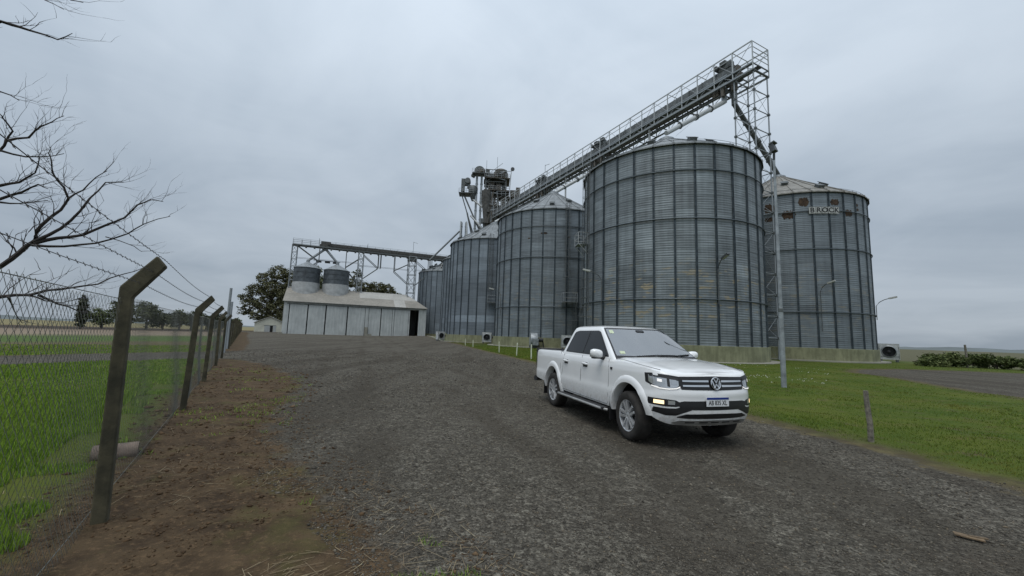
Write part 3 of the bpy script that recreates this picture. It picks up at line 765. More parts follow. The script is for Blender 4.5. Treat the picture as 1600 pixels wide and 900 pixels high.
def tank(label, s_, y_, r):
    c = Matrix.Rotation(SW, 3, 'Z') @ Vector((s_, y_, 0))
    root = thing('roof_tank', label, 'tank', (SH[0] + c.x, SH[1] + c.y, 0), SW, 'tanks on the shed roof')
    MB().lathe([(r + .05, 9.0), (r + .05, 14.35), (r - .1, 14.37)], 40).build('lower_wall', 'tank_light', root, 40)
    for k, (z0, z1) in enumerate(((14.3, 15.7), (15.7, 17.1), (17.1, 18.5))):
        MB().lathe([(r - .03, z0), (r - .06, z1 - .03), (r, z1 - .02), (r, z1 + .02), (r - .05, z1 + .02)], 40).build('shell_ring', 'tank_dark', root, 40)
    MB().lathe([(r + .12, 18.45), (r + .12, 18.52), (.5, 20.3), (.45, 20.9), (.01, 20.95)], 32).build('cone_roof', 'galvanized', root, 25)
tank('pale-based dark tank on the shed roof, nearer the railing end', 4.2, 7.6, 3.45)
tank('pale-based dark tank on the shed roof, nearer the silos', 11.9, 7.6, 3.5)

# ------------------------------------------------------------------ conveyor bridge over the shed
c = Matrix.Rotation(SW, 3, 'Z') @ Vector((0, 8, 0))
wc = thing('conveyor_bridge', 'long level conveyor bridge on lattice towers above the shed', 'conveyor', (SH[0] + c.x, SH[1] + c.y, 0), SW)
CE, ZB = 47.0, 25.0
for y in (-.9, .9):
    strut('chord', (0, y, ZB), (CE, y, ZB), .16, 'galvanized_dark', wc, 'box')
    for h in (1.55, 1.05, .55): strut('handrail', (0, y, ZB + .2 + h), (CE, y, ZB + .2 + h), .03, 'galvanized_dark', wc)
    k = 0.0
    while k <= CE: strut('rail_post', (k, y, ZB), (k, y, ZB + 1.75 + (.8 if abs(k - 6.6) < .1 or abs(k - 19.8) < .1 else 0)), .035, 'galvanized_dark', wc); k += 2.2
b = MB(); b.box((CE / 2, 0, ZB + .18), (CE, 1.9, .06)); b.build('walkway', 'galvanized_dark', wc)
k = 1.1
while k < CE: strut('crossbeam', (k, -1.05, ZB - .35), (k, 1.05, ZB - .35), .22, 'galvanized_dark', wc, 'box', .09); k += 2.2
b = MB(); b.box(((CE + 9) / 2, 0, ZB + .85), (CE - 9, 1.1, 1.0)); b.build('belt_housing', 'conveyor_dark', wc)
b = MB(); b.box((8.4, 0, ZB + .95), (2.6, 1.8, 1.5)); b.box((7.4, 0, ZB + .5), (1.2, 1.3, .8)); b.tube([(9.2, -1.2, ZB + 1.2), (9.2, .2, ZB + 1.2)], .4, 12); b.build('drive_head', 'conveyor_dark', wc)
b = MB(); b.beam((8.4, 0, ZB + .3), (8.4, 0, ZB - .8), 1.2, 1.2); b.build('hopper', 'galvanized_dark', wc)
for xe in (4.2, 11.9): strut('spout', (8.4, 0, ZB - .3), (xe, -.4, 20.8), .33, 'galvanized', wc)
def lattice(root, x0, x1, y0, y1, z0, z1, r, mat, lev, leg='leg', br=.5, girt=True):
    for x in (x0, x1):
        for y in (y0, y1): strut(leg, (x, y, z0), (x, y, z1), r, mat, root)
    dz = (z1 - z0) / lev
    for i in range(lev):
        za, zb = z0 + i * dz, z0 + (i + 1) * dz
        for (p, q_) in (((x0, y0), (x1, y0)), ((x1, y0), (x1, y1)), ((x1, y1), (x0, y1)), ((x0, y1), (x0, y0))):
            if girt: strut('girt', (*p, zb), (*q_, zb), r * .7, mat, root)
            strut('diagonal', (*(p if i % 2 else q_), za), (*(q_ if i % 2 else p), zb), r * br, mat, root)
lattice(wc, -.1, 1.2, -.8, .8, 9, ZB, .10, 'galvanized', 8)
lattice(wc, 17.5, 18.9, -.9, .9, 8, ZB, .13, 'galvanized', 8)
lattice(wc, 32.2, 34.4, -1.6, .9, 8, ZB, .13, 'galvanized', 6)
b = MB(); b.box((33.3, 0, ZB - .8), (2.6, 2.2, .9)); b.build('tower_head', 'galvanized_dark', wc)
for y in (-.9, .9):
    for (x, z, x2, z2) in ((1.2, ZB - .2, 6.9, ZB - 4.2), (6.9, ZB - 4.2, 6.9, ZB), (14.1, ZB - 5.6, 14.1, ZB), (14.1, ZB - 5.6, 17.5, ZB - 9.5), (14.1, ZB - 5.2, 17.5, ZB - 2.4), (6.9, ZB - 4.2, 1.2, ZB - 8.6),
                           (18.9, ZB - 1, 23.2, ZB - 4.6), (23.2, ZB - 4.6, 23.2, ZB), (23.9, ZB - 4.6, 23.9, ZB), (23.2, ZB - 4.6, 18.9, ZB - 8.2), (28.0, ZB - 5.2, 28.0, ZB), (28.0, ZB - 5.2, 32.2, ZB - 8.6), (28.0, ZB - 4.8, 32.2, ZB - 2.4),
                           (34.4, ZB - 1.2, 38.6, ZB - 4.4), (38.6, ZB - 4.4, 38.6, ZB), (39.4, ZB - 4.2, 39.4, ZB), (34.4, ZB - 9.0, 43.2, ZB - .4)):
        strut('brace', (x, y, z), (x2, y, z2), .10, 'galvanized_dark', wc)
    for (x, x2, z) in ((1.2, 17.5, ZB - 3.6), (18.9, 32.2, ZB - 4.2), (34.4, 42, ZB - 4.0)): strut('tie', (x, y, z), (x2, y, z), .04, 'galvanized_dark', wc)
for x in (6.9, 9.2, 11.3): MB().box((x, 0, ZB - 4.1), (1.4, 1.2, .5)).build('gate_box', 'fan_dark', wc)
strut('gate_beam', (5.5, 0, ZB - 3.8), (12.6, 0, ZB - 3.8), .12, 'galvanized', wc, 'box')
strut('lamp_mast', (33.6, .9, ZB + 1), (33.6, .9, ZB + 5.2), .06, 'galvanized', wc); strut('mast_arm', (33.6, .9, ZB + 5.1), (34.9, .9, ZB + 4.8), .05, 'galvanized', wc)

# ------------------------------------------------------------------ small white house far beyond the shed
hs = thing('small_house', 'small white gabled outbuilding left of the shed', 'house', (-80.2, 127.0, .1), rad(31))
HW, HD, HE, HR = 8.3, 9.0, 2.9, 4.75
b = MB(); b.add([(0, 0, -.4), (HW, 0, -.4), (HW, 0, HE), (HW / 2, 0, HR), (0, 0, HE)], [(0, 1, 2, 3, 4)])
b.add([(0, HD, -.4), (HW, HD, -.4), (HW, HD, HE), (HW / 2, HD, HR), (0, HD, HE)], [(4, 3, 2, 1, 0)])
b.add([(0, 0, -.4), (0, HD, -.4), (0, HD, HE), (0, 0, HE)], [(0, 3, 2, 1)]); b.add([(HW, 0, -.4), (HW, HD, -.4), (HW, HD, HE), (HW, 0, HE)], [(0, 1, 2, 3)]); b.build('wall', 'house_wall', hs)
for sgn in (0, 1):
    b = MB(); x0, x1 = (-.3, HW / 2) if not sgn else (HW + .3, HW / 2)
    za = HE - .13; v = [(x0, -.35, za + .06), (x1, -.35, HR + .06), (x1, HD + .3, HR + .06), (x0, HD + .3, za + .06)]
    b.add(v + [(a, c_, d_ + .14) for a, c_, d_ in v], [(0, 1, 2, 3), (7, 6, 5, 4), (0, 4, 5, 1), (3, 2, 6, 7), (0, 3, 7, 4)]); b.build('roof', 'house_roof', hs)
b = MB(); b.box((3.5, -.05, .95), (1.5, .06, 2.1)); b.build('door', 'shed_sheet', hs)
b = MB(); b.box((4.65, -.02, .95), (.8, .06, 2.1)); b.build('doorway', 'dark_inside', hs)
b = MB(); b.box((4.2, -.07, 2.06), (3.3, .08, .12)); b.build('door_track', 'galvanized_dark', hs)
b = MB(); b.box((5.55, -.05, .95), (.8, .06, 2.1)); b.build('door', 'shed_sheet', hs)

# ------------------------------------------------------------------ conveyor gallery along the silo row
GD = math.atan2(-.888, .46)
cg = thing('conveyor_gallery', 'high double conveyor gallery running above the silos', 'conveyor', (24.65, 44.9, 0), GD)
S0, S1 = -67.0, 4.2
for y, m in ((-.72, 'trough_steel'), (.72, 'galvanized_dark')):
    b = MB(); b.box(((S0 + .6) / 2, y, 33.05), (.6 - S0, .52, .72)); b.box(((S0 + .6) / 2, y, 32.35), (.6 - S0, .42, .4)); b.build('conveyor_trough', m, cg)
    b = MB(); k = S0
    while k < .5: b.box((k, y, 33.05), (.08, .62, .82)); k += 1.9
    b.build('trough_flanges', m, cg)
b = MB(); b.box(((S0 + S1) / 2, 0, 31.95), (S1 - S0, .75, .05)); b.box(((S0 + S1) / 2, -1.25, 31.95), (S1 - S0, .4, .05)); b.build('walkway', 'galvanized_dark', cg)
for y in (-1.45, 1.45):
    for z, r, m in ((31.15, .085, 'galvanized'), (31.95, .075, 'galvanized'), (34.45, .055, 'pale_steel'), (33.8, .03, 'pale_steel')): strut('chord', (S0, y, z), (S1, y, z), r, m, cg, 'box')
    k = S1; i = 0
    while k > S0:
        strut('frame_post', (k, y, 31.15), (k, y, 34.45), .05, 'pale_steel', cg, 'box')
        strut('frame_diagonal', (k, y, 32.0) if i % 2 else (k - 2.3, y, 32.0), (k - 2.3, y, 34.4) if i % 2 else (k, y, 34.4), .025, 'galvanized', cg)
        strut('truss_web', (k, y, 31.15), (k - 1.15, y, 31.95), .035, 'galvanized', cg); strut('truss_web', (k - 1.15, y, 31.95), (k - 2.3, y, 31.15), .035, 'galvanized', cg)
        k -= 2.3; i += 1
k = S1
while k > S0:
    strut('crossbeam', (k, -1.45, 31.15), (k, 1.45, 31.15), .05, 'galvanized_dark', cg, 'box'); strut('crossbeam', (k, -1.45, 31.85), (k, 1.45, 31.85), .05, 'galvanized_dark', cg, 'box'); k -= 2.3
for y, z, r, m in ((-1.05, 32.45, .10, 'galvanized'), (-.35, 31.55, .12, 'rusty_steel'), (.4, 31.5, .10, 'galvanized_dark'), (-1.2, 31.5, .06, 'pale_steel')): strut('cable_tray', (S0, y, z), (1.0, y, z), r, m, cg, 'box')
strut('lower_chord', (S0, -.9, 30.45), (S1 - 3.2, -.9, 30.45), .05, 'galvanized_dark', cg, 'box')
b = MB(); b.box((0, -.9, 30.62), (.25, .3, .55)); b.beam((0, -.9, 30.45), (0, -1.4, 31.1), .05); hm_ = b.mesh('hanger', 'galvanized_dark'); k = S1 - 3.5
while k > S0: link('hanger', hm_, cg).location = (k, 0, 0); k -= 3.45
for k, y in ((S1, 0),):
    for z in (32.6, 33.2, 33.8, 34.45): strut('end_rail', (k, -1.45, z), (k, 1.45, z), .04, 'pale_steel', cg)
for k in (S1 - 2.3, S1 - 6.9, S1 - 11.5): strut('top_tie', (k, -1.45, 34.45), (k, 1.45, 34.45), .045, 'pale_steel', cg)
def drive(s_, seed):
    rn = random.Random(seed)
    for k, y in enumerate((-.72, .72)):
        b = MB(); b.box((s_ + rn.uniform(-.3, .6), y, 33.75), (1.5, .7, .75)); b.box((s_ + .3, y - .25, 34.15), (.7, .5, .5))
        b.tube([(s_ - .5, y - .6, 33.9), (s_ - .5, y + .5, 33.9)], .3, 12); b.box((s_ + .9, y, 32.7), (.9, .8, 1.0)); b.build('drive_unit', 'rusty_steel' if k else 'galvanized_dark', cg)
        b = MB(); b.lathe([(.36, 31.9), (.36, 31.2), (.22, 30.2), (.22, 29.6)], 12, m=Matrix.Translation((s_ + .3 * k, y, 0))); b.build('discharge', 'galvanized', cg, 50)
    b = MB(); b.box((s_ - .8, -.7, 31.2), (.7, .6, 1.2)); b.box((s_ + 1.3, -.6, 31.0), (.5, .5, 1.2)); b.box((s_ + .3, -1.2, 30.6), (.35, .35, 1.2)); b.build('gate_box', 'rusty_steel', cg)
for k, s_ in enumerate((.2, -21.3, -22.9, -39.6, -41.2)): drive(s_, k)
# spouts from the gallery down to the silo tops
inv = (Matrix.Translation((24.65, 44.9, 0)) @ Matrix.Rotation(GD, 4, 'Z')).inverted()
def spout(s_, y_, c_, z0, z1, m='pale_steel', r=.26):
    p1 = inv @ Vector((c_[0], c_[1], z1)); p0 = Vector((s_, y_, z0))
    o = strut('spout', p0, p1, r, m, cg)
    d = (p1 - p0)
    for f_ in (.25, .5, .52, .78): strut('spout_flange', p0 + d * f_, p0 + d * (f_ + .012), r * 1.35, 'galvanized_dark', cg)
    strut('spout_drop', (s_, y_, z0 + 1.6), (s_, y_, z0 - .1), r * 1.1, 'galvanized', cg)
spout(.3, -.72, A_, 29.6, 23.3); spout(.6, .72, E_, 29.6, 23.2, 'galvanized_dark', .3)
spout(-21.5, -.72, B_, 29.8, 23.8, 'pale_steel'); spout(-40.5, -.72, C_, 29.8, 23.8)
for s_ in (-11.0, -31.5, -50.0): strut('support_column', (s_, -.9, 0), (s_, -.9, 31.2), .16, 'pale_steel', cg)
strut('guy_wire', (.5, -1.0, 30.2), inv @ Vector((A_[0] + 1, A_[1], 23)), .012, 'galvanized', cg)
b = MB(); b.beam((-38, -1.45, 34.4), (-38, -1.45, 36.0), .07); b.beam((-38, -1.45, 35.9), (-36.4, -1.45, 35.6), .06); b.build('lamp_mast', 'galvanized', cg)

# lattice tower at the gallery's end
tw = thing('lattice_tower', 'slim lattice tower holding the end of the conveyor gallery', 'tower', (24.65, 44.9, 0), GD)
lattice(tw, 1.9, 4.1, -1.25, 1.25, 0, 31.1, .075, 'galvanized', 14, br=.22)
for (x, y) in ((1.9, -1.25), (4.1, -1.25), (4.1, 1.25), (1.9, 1.25)):
    for i in range(1, 15): 
        b = unit('box', 'galvanized_dark'); o = link('joint', b, tw); z = 31.1 * i / 14
        o.matrix_local = Matrix.Translation((x, y, z - .12)) @ Matrix.Diagonal((.12, .12, .24, 1))
for k in range(14):
    z0_, z1_ = 31.1 * k / 14, 31.1 * (k + 1) / 14
    for y in (-1.25, 1.25): strut('tie_rod', (1.9 if k % 2 else 4.1, y, z1_), (4.1 if k % 2 else 1.9, y, z0_), .018, 'galvanized', tw)

# ------------------------------------------------------------------ bucket elevator tower behind the silos
et = thing('elevator_tower', 'crowded steel elevator tower with heads and platforms behind the silos', 'elevator tower', (-5.2, 103.0, 0), rad(3))
lattice(et, -2.6, 2.6, -2.4, 2.4, 12, 44.2, .17, 'galvanized_dark', 10, br=.55)
for (c_, d_) in (((.3, 0, 30.0), (6.6, 6, .16)), ((.3, 0, 34.5), (6.6, 6, .16)), ((.3, 0, 38.6), (6.6, 6, .16)), ((.3, 0, 41.9), (6.6, 6, .16)), ((3.2, -.4, 37.2), (5.6, 3.8, .15)), ((-1, 0, 26), (5, 5, .15))):
    MB().box(c_, d_).build('platform', 'rusty_steel', et)
for z, (x0, x1) in ((41.9, (-3, 3.6)), (38.6, (-3, 3.6)), (37.2, (.4, 6.0)), (34.5, (-3, 3.6))):
    for y in (-2.9,):
        for h in (.55, 1.1): strut('handrail', (x0, y, z + h), (x1, y, z + h), .04, 'galvanized', et)
        k = x0
        while k <= x1 + .01: strut('rail_post', (k, y, z), (k, y, z + 1.1), .04, 'galvanized', et); k += 1.1
def leg_trunk(x, y, z0, z1, head=True, w=.55):
    g = link('bucket_leg', None, et); g.location = (x, y, 0); g.empty_display_size = .1
    for dx in (-.62, .62):
        b = MB(); b.box((dx, 0, (z0 + z1) / 2), (w, .8, z1 - z0)); k = z0 + 2
        while k < z1: b.box((dx, 0, k), (w + .14, .94, .12)); k += 2.4
        b.build('trunk', 'galvanized', g)
    if head:
        b = MB(); b.lathe([(.01, -.7), (1.35, -.7), (1.35, .7), (.01, .7)], 20, a0=0, a1=PI, m=Matrix.Translation((0, 0, z1 + .6)) @ Matrix.Rotation(PI / 2, 4, 'X'))
        b.box((0, 0, z1 + .15), (2.7, 1.4, .9)); b.box((-1.5, 0, z1 - .3), (.9, 1.2, 1.2), Matrix.Rotation(.5, 3, 'Y')); b.build('head', 'galvanized_dark', g, 40)
        b = MB(); b.tube([(.2, -1.3, z1 + .5), (.2, -.6, z1 + .5)], .45, 12); b.box((1.0, -1.0, z1 + .5), (1.0, .7, .7)); b.build('motor', 'rusty_steel', g)
        b = MB(); b.box((.1, -.5, z1 - .35), (3.9, 2.6, .12)); b.build('head_platform', 'galvanized_dark', g)
        for h in (.6, 1.1): strut('handrail', (-1.85, -1.8, z1 - .3 + h), (2.05, -1.8, z1 - .3 + h), .04, 'galvanized', g)
        for k in range(5): strut('rail_post', (-1.85 + k * .97, -1.8, z1 - .3), (-1.85 + k * .97, -1.8, z1 + .8), .04, 'galvanized', g)
leg_trunk(-4.4, -.5, 10, 43.6); leg_trunk(-.9, .8, 10, 41.5); leg_trunk(1.3, .3, 10, 42.4)
leg_trunk(-7.9, -.3, 8, 30.3, False)
# left-hand drive platform on struts
b = MB(); b.box((-7.6, 0, 38.0), (3.9, 3.2, .18)); b.build('side_platform', 'galvanized_dark', et)
for h in (.55, 1.1): strut('handrail', (-9.5, -1.6, 38 + h), (-5.7, -1.6, 38 + h), .04, 'galvanized', et)
for k in range(5): strut('rail_post', (-9.5 + k * .95, -1.6, 38), (-9.5 + k * .95, -1.6, 39.1), .04, 'galvanized', et)
b = MB(); b.box((-8.6, 0, 40.4), (.9, 1.3, 3.4)); b.box((-7.7, 0, 41.3), (1.0, 1.2, 1.6)); b.tube([(-7.4, -.9, 41.6), (-7.4, .9, 41.6)], .75, 14); b.box((-6.6, .1, 40.0), (1.6, 1.3, .9), Matrix.Rotation(.35, 3, 'Y')); b.build('elevator_head', 'galvanized_dark', et, 40)
b = MB(); b.lathe([(.3, 36.2), (1.2, 38.3), (1.25, 39.7), (.9, 40.2), (.01, 40.3)], 18, m=Matrix.Translation((-5.9, -.4, 0))); b.build('cyclone', 'galvanized_dark', et, 40)
b = MB(); b.lathe([(.22, 22.5), (.25, 28.0), (1.25, 36.0), (1.25, 38.4), (.01, 38.5)], 18, m=Matrix.Translation((-2.3, -2.2, 0))); b.build('cyclone', 'conveyor_dark', et, 40)
b = MB(); b.lathe([(1.5, 42.2), (1.9, 42.6), (1.95, 44.0), (1.5, 44.9), (.4, 45.2), (.01, 45.2)], 18, m=Matrix.Translation((1.2, -.3, 0))); b.build('distributor', 'rusty_steel', et, 40)
b = MB(); b.box((4.6, -.6, 38.5), (1.6, 1.5, 1.7)); b.box((5.9, -.6, 38.9), (1.1, 1.3, 2.6)); b.lathe([(.15, 34.8), (.7, 36.9)], 10, m=Matrix.Translation((5.6, -.6, 0))); b.lathe([(.15, 34.6), (.6, 36.9)], 10, m=Matrix.Translation((4.2, -.6, 0))); b.build('dust_filter', 'rusty_steel', et)
b = MB()
for (x, z, w, h) in ((-1.2, 40, 1.6, 2.0), (.8, 39.6, 1.4, 2.0), (2.0, 36, 1.2, 2.2), (-.6, 35.8, 1.5, 2.0), (.9, 32.6, 1.3, 3.0), (-1.6, 31.8, 1.2, 2.4), (1.9, 43, 1.2, 1.4)): b.box((x, -1.2, z), (w, 1.6, h))
b.build('machinery', 'rusty_steel', et)
rm_ = random.Random(77)
for k in range(34):
    x, z = rm_.uniform(-3.0, 2.6), rm_.uniform(28, 44.5); y = rm_.uniform(-2.8, .5)
    b = MB(); b.box((x, y, z), (rm_.uniform(.3, 1.3), rm_.uniform(.3, 1.2), rm_.uniform(.3, 1.7))); b.build('fitting', rm_.choice(('rusty_steel', 'galvanized_dark', 'conveyor_dark')), et)
for k in range(10):
    x = rm_.uniform(-2.8, 2.4); strut('downpipe', (x, -2.6, rm_.uniform(33, 40)), (x + rm_.uniform(-1.5, 1.5), -2.4, rm_.uniform(24, 31)), rm_.uniform(.12, .26), rm_.choice(('galvanized', 'rusty_steel', 'galvanized_dark')), et)
for k in range(12):
    z = rm_.uniform(27, 44); x = rm_.uniform(-3, 1); strut('cross_beam', (x, -2.7, z), (x + rm_.uniform(1.2, 3.2), -2.7, z + rm_.uniform(-.8, .8)), .08, 'galvanized', et, 'box')
for (p0, p1, r, m) in (((-8.3, -.5, 37.9), (-3.0, -1.5, 26.5), .2, 'galvanized_dark'), ((-5.8, -1.4, 36.2), (1.5, -2.6, 30.6), .22, 'pale_steel'), ((-6.2, -1.2, 32.0), (-1.0, -2.6, 26.3), .24, 'pale_steel'),
                       ((-8.9, -.8, 27.8), (-15.0, -8, 18.6), .22, 'galvanized_dark'), ((1.5, -2.7, 30.4), (5.2, -2.8, 34.6), .2, 'pale_steel'), ((-7.2, -.3, 33), (-5.0, -.5, 24), .2, 'galvanized_dark'),
                       ((-8.9, -.9, 38), (-5.2, -.9, 26.8), .14, 'galvanized_dark'), ((-8.6, -1, 30.4), (-8.9, -1, 6), .2, 'pale_steel'), ((-7.2, -1, 30.4), (-6.4, -1.5, 20), .2, 'pale_steel')):
    strut('spout', p0, p1, r, m, et)
for (x, z0, z1) in ((-2.6, 44, 47.3), (.2, 45, 48.3)): strut('antenna', (x, -1, z0), (x, -1, z1), .05, 'galvanized', et)
strut('boom', (-3.0, -2.6, 43.2), (3.9, -2.6, 44.0), .08, 'galvanized', et); strut('boom_post', (3.6, -2.6, 39), (3.9, -2.6, 44.2), .10, 'pale_steel', et)
b = MB(); b.lathe([(.01, -.15), (.5, -.15), (.5, .15), (.01, .15)], 14, m=Matrix.Translation((4.2, -2.7, 44.5)) @ Matrix.Rotation(PI / 2, 4, 'X')); b.build('floodlight', 'lamp_housing', et)
strut('boom', (-1.5, -2.6, 43.4), (1.6, -2.6, 46.0), .06, 'galvanized', et)

# ------------------------------------------------------------------ tall floodlight pole in the lawn
lp = thing('lamp_post', 'tall steel floodlight pole standing in the lawn', 'lamp post', (10.24, 15.29, 0))
MB().tube([(0, 0, -.3), (0, 0, 2.9)], [.092, .080], 12).build('lower_pole', 'galvanized', lp, 60)
MB().tube([(0, 0, 2.9), (0, 0, 8.9)], [.066, .044], 12).build('upper_pole', 'galvanized', lp, 60)
MB().lathe([(.088, 2.82), (.088, 2.95), (.06, 2.98)], 12).build('joint_collar', 'galvanized_dark', lp)
b = MB(); b.tube([(0, 0, 8.85), (-.02, -.05, 9.15)], .045, 8); b.build('bracket', 'lamp_housing', lp)
b = MB(); m = Matrix.Rotation(rad(35), 3, 'Z') @ Matrix.Rotation(rad(-18), 3, 'X'); b.box((-.05, -.05, 9.32), (.26, .18, .32), m); b.build('floodlight', 'lamp_housing', lp)
b = MB(); b.box((-.05, -.05, 9.53), (.30, .22, .05), m); b.build('hood', 'galvanized_dark', lp)

# ------------------------------------------------------------------ fence
fa = math.atan2(FD[1], FD[0])
fence = thing('chain_link_fence', 'concrete post and chain link fence with barbed wire along the yard', 'fence', (F0[0], F0[1], 0), fa)   # local x along the fence, -y towards the yard
def post_mesh():
    b = MB(); w0, w1 = .050, .045
    sec = [(-w0, w0, -.5, -.5, w0), (-w1, w1, 1.81, 1.90, w1), (-.245, -.175, 2.10, 2.19, .044)]   # (y near yard, y far, z near, z far, half width)
    vs = []
    for yn, yf, zn, zf, hw in sec: vs += [(-hw, yn, zn), (hw, yn, zn), (hw, yf, zf), (-hw, yf, zf)]
    fs = [(3, 2, 1, 0), (8, 9, 10, 11)]
    for i in (0, 4): fs += [(i, i + 1, i + 5, i + 4), (i + 1, i + 2, i + 6, i + 5), (i + 2, i + 3, i + 7, i + 6), (i + 3, i, i + 4, i + 7)]
    b.add(vs, fs); me = b.mesh('fence_post', 'fence_post_concrete')
    bm = bmesh.new(); bm.from_mesh(me); bmesh.ops.bevel(bm, geom=bm.edges[:], offset=.010, segments=1, affect='EDGES'); bm.to_mesh(me); bm.free(); return me
pm = post_mesh()
POSTS = [-5.2, 0, 5.15, 9.7, 15.3, 20.1] + [30 + 4.9 * k for k in range(25)]
for t_ in POSTS:
    o = link('fence_post', pm, fence); o.location = (t_, 0, gz(*fpt(t_))); o.rotation_euler = (rad(random.uniform(-1.5, 1.5)), rad(random.uniform(-1, 1)), rad(random.uniform(-4, 4)))
for t_, h in ((25.3, 3.9), (30.0, 3.3)):
    strut('gate_pole', (t_, .1, -.3), (t_, .1, h), .07, 'galvanized', fence)
def zigzag(s0, s1, pitch, ztop, rw):
    n = int((s1 - s0) / pitch); half = pitch * .53; hz_ = pitch * 1.05; kz = int(ztop / hz_)
    k = np.arange(kz + 1); V, Fc = [], []
    base = 0
    S = s0 + np.arange(n) * pitch
    zz = .03 + k * hz_
    par = np.where(np.arange(n) % 2 == 0, 1, -1)[:, None]
    off = np.where(k % 2 == 0, -1, 1) * half
    y = np.where(k % 2 == 0, -1, 1) * rw
    bul = .03 * np.sin(S[:, None] * .9) * np.sin(zz[None] / ztop * PI) + .02 * np.sin(S[:, None] * 2.7 + zz[None] * 2.1)
    P_ = np.zeros((n, kz + 1, 3, 3))
    for c_ in range(3):
        a = 2 * PI * c_ / 3
        P_[:, :, c_, 0] = S[:, None] + off[None] * par ; P_[:, :, c_, 1] = .068 + y[None] * par + bul + rw * math.cos(a); P_[:, :, c_, 2] = zz[None] + .02 * np.sin(S[:, None] * 1.7) + rw * math.sin(a) * 1.3
        P_[:, :, c_, 0] += rw * math.sin(a) * .9
    V = P_.reshape(-1, 3)
    i = (np.arange(n)[:, None, None] * (kz + 1) + np.arange(kz)[None, :, None]) * 3
    c_ = np.arange(3)[None, None, :]
    q_ = np.stack([i + c_, i + (c_ + 1) % 3, i + 3 + (c_ + 1) % 3, i + 3 + c_], -1).reshape(-1, 4)
    return V, q_
def np_mesh(name, V, Fs, mat):
    me = bpy.data.meshes.new(name); V = np.asarray(V, np.float32); Fs = np.asarray(Fs, np.int32)
    me.vertices.add(len(V)); me.vertices.foreach_set('co', V.reshape(-1))
    n, k = Fs.shape
    me.loops.add(n * k); me.loops.foreach_set('vertex_index', Fs.reshape(-1))
    me.polygons.add(n); me.polygons.foreach_set('loop_start', np.arange(n, dtype=np.int32) * k); me.polygons.foreach_set('loop_total', np.full(n, k, np.int32))
    me.update(calc_edges=True); me.materials.append(MAT[mat]); return me
for (s0, s1, pitch, rw) in ((-6.2, 20.05, .036, .00125), (30.0, 105, .10, .0034)):
    V, q_ = zigzag(s0, s1, pitch, 1.80, rw)
    tag(link('chain_link_mesh', np_mesh('chain_link_mesh', V, q_, 'wire'), fence), kind='stuff')
for z in (.06, 1.80):
    for (s0, s1) in ((-6.2, 20.1), (30, 105)): strut('tension_wire', (s0, .083, z), (s1, .083, z), .0028, 'wire', fence)
for k, f_ in enumerate((.12, .52, .92)):
    y, z = -.02 - .18 * f_, 1.86 + .27 * f_
    ts = [t_ for t_ in POSTS if t_ < 70]
    b = MB()
    for a, c_ in zip(ts[:-1], ts[1:]):
        if a == 20.1: b.build('barbed_wire', 'barb_wire', fence); b = MB(); continue
        pts = [(a + (c_ - a) * q_ / 6, y, z + .05 - .03 * math.sin(PI * q_ / 6)) for q_ in range(7)]
        b.tube(pts, 0.0021 if a < 12 else .0036, 4, False)
        if a < 18:
            t_ = a
            while t_ < c_:
                u_ = (t_ - a) / (c_ - a); zz = z + .05 - .03 * math.sin(PI * u_); r_ = random.uniform(-.3, .3)
                b.tube([(t_ - .006, y - .006, zz - .011), (t_ + .006, y + .006, zz + .011)], .0016, 3, False); b.tube([(t_ - .006, y + .006, zz + .011), (t_ + .007, y - .006, zz - .011)], .0016, 3, False); t_ += .125
    b.build('barbed_wire', 'barb_wire', fence)

# ------------------------------------------------------------------ plain posts, stakes and oddments
wp = MB(); n = 7
pts = [(0, 0, -.3), (.012, .005, .3), (-.012, .01, .62), (-.03, 0, .86)]
wp.tube(pts, [.046, .043, .040, .036], n)
tag(wp.build('wooden_post', 'wood_post', None, 30), 'short weathered wooden post in the lawn right of the truck', 'post').location = (6.14, 7.04, 0)
for k, (x, y, h, ms) in enumerate(((-5.81, 52.9, .85, 'first thin pale stake from the shed in the grass strip by the silos'), (-4.44, 48.9, .8, 'second thin pale stake from the shed in the grass strip'), (-.97, 37.2, .95, 'middle thin pale stake of five in the grass strip'),
                                   (.54, 32.4, .98, 'fourth thin pale stake from the shed, next to last before the truck'), (1.47, 27.9, .98, 'thin pale stake in the grass strip just left of the truck bed'))):
    b = MB(); b.tube([(0, 0, -.2), (0, 0, h)], .045, 6); b.tube([(0, 0, h), (0, 0, h + .05)], [.045, .02], 6)
    o = tag(b.build('marker_stake', 'stake_paint', None, 40), ms, 'stake', 'marker stakes along the grass strip'); o.location = (x, y, gz(x, y)); o.rotation_euler = (rad(random.uniform(-3, 3)), rad(random.uniform(-3, 3)), 0)
pipe = MB(); prof = [(.085, -.2), (.10, -.2), (.10, .2), (.085, .2), (.07, .15), (.07, -.15), (.085, -.2)]
pipe.lathe(prof, 18)
o = tag(pipe.build('culvert_pipe', 'clay_pipe', None, 40), 'short pinkish clay pipe lying behind the nearest fence post', 'pipe'); o.location = (-4.62, 4.98, .07); o.rotation_euler = (PI / 2, 0, rad(-52))
b = MB(); b.box((0, 0, 0), (.18, .06, .010)); b.box((.06, .022, .005), (.12, .026, .010), Matrix.Rotation(.25, 3, 'Z'))
o = tag(b.build('wood_scrap', 'plank', None), 'small brown splinter of wood lying on the gravel', 'wood scrap'); o.location = (3.98, 3.66, .02); o.rotation_euler = (.05, .04, rad(-35))
kerb = thing('kerb_line', 'thin pale concrete kerb from the shed corner to the smooth silo', 'kerb')
KP = [(-24.2, 118.6), (-19.5, 101.5), (-15.6, 87.5), (-14.0, 80.2), (-12.2, 73.0), (-9.6, 68.4)]
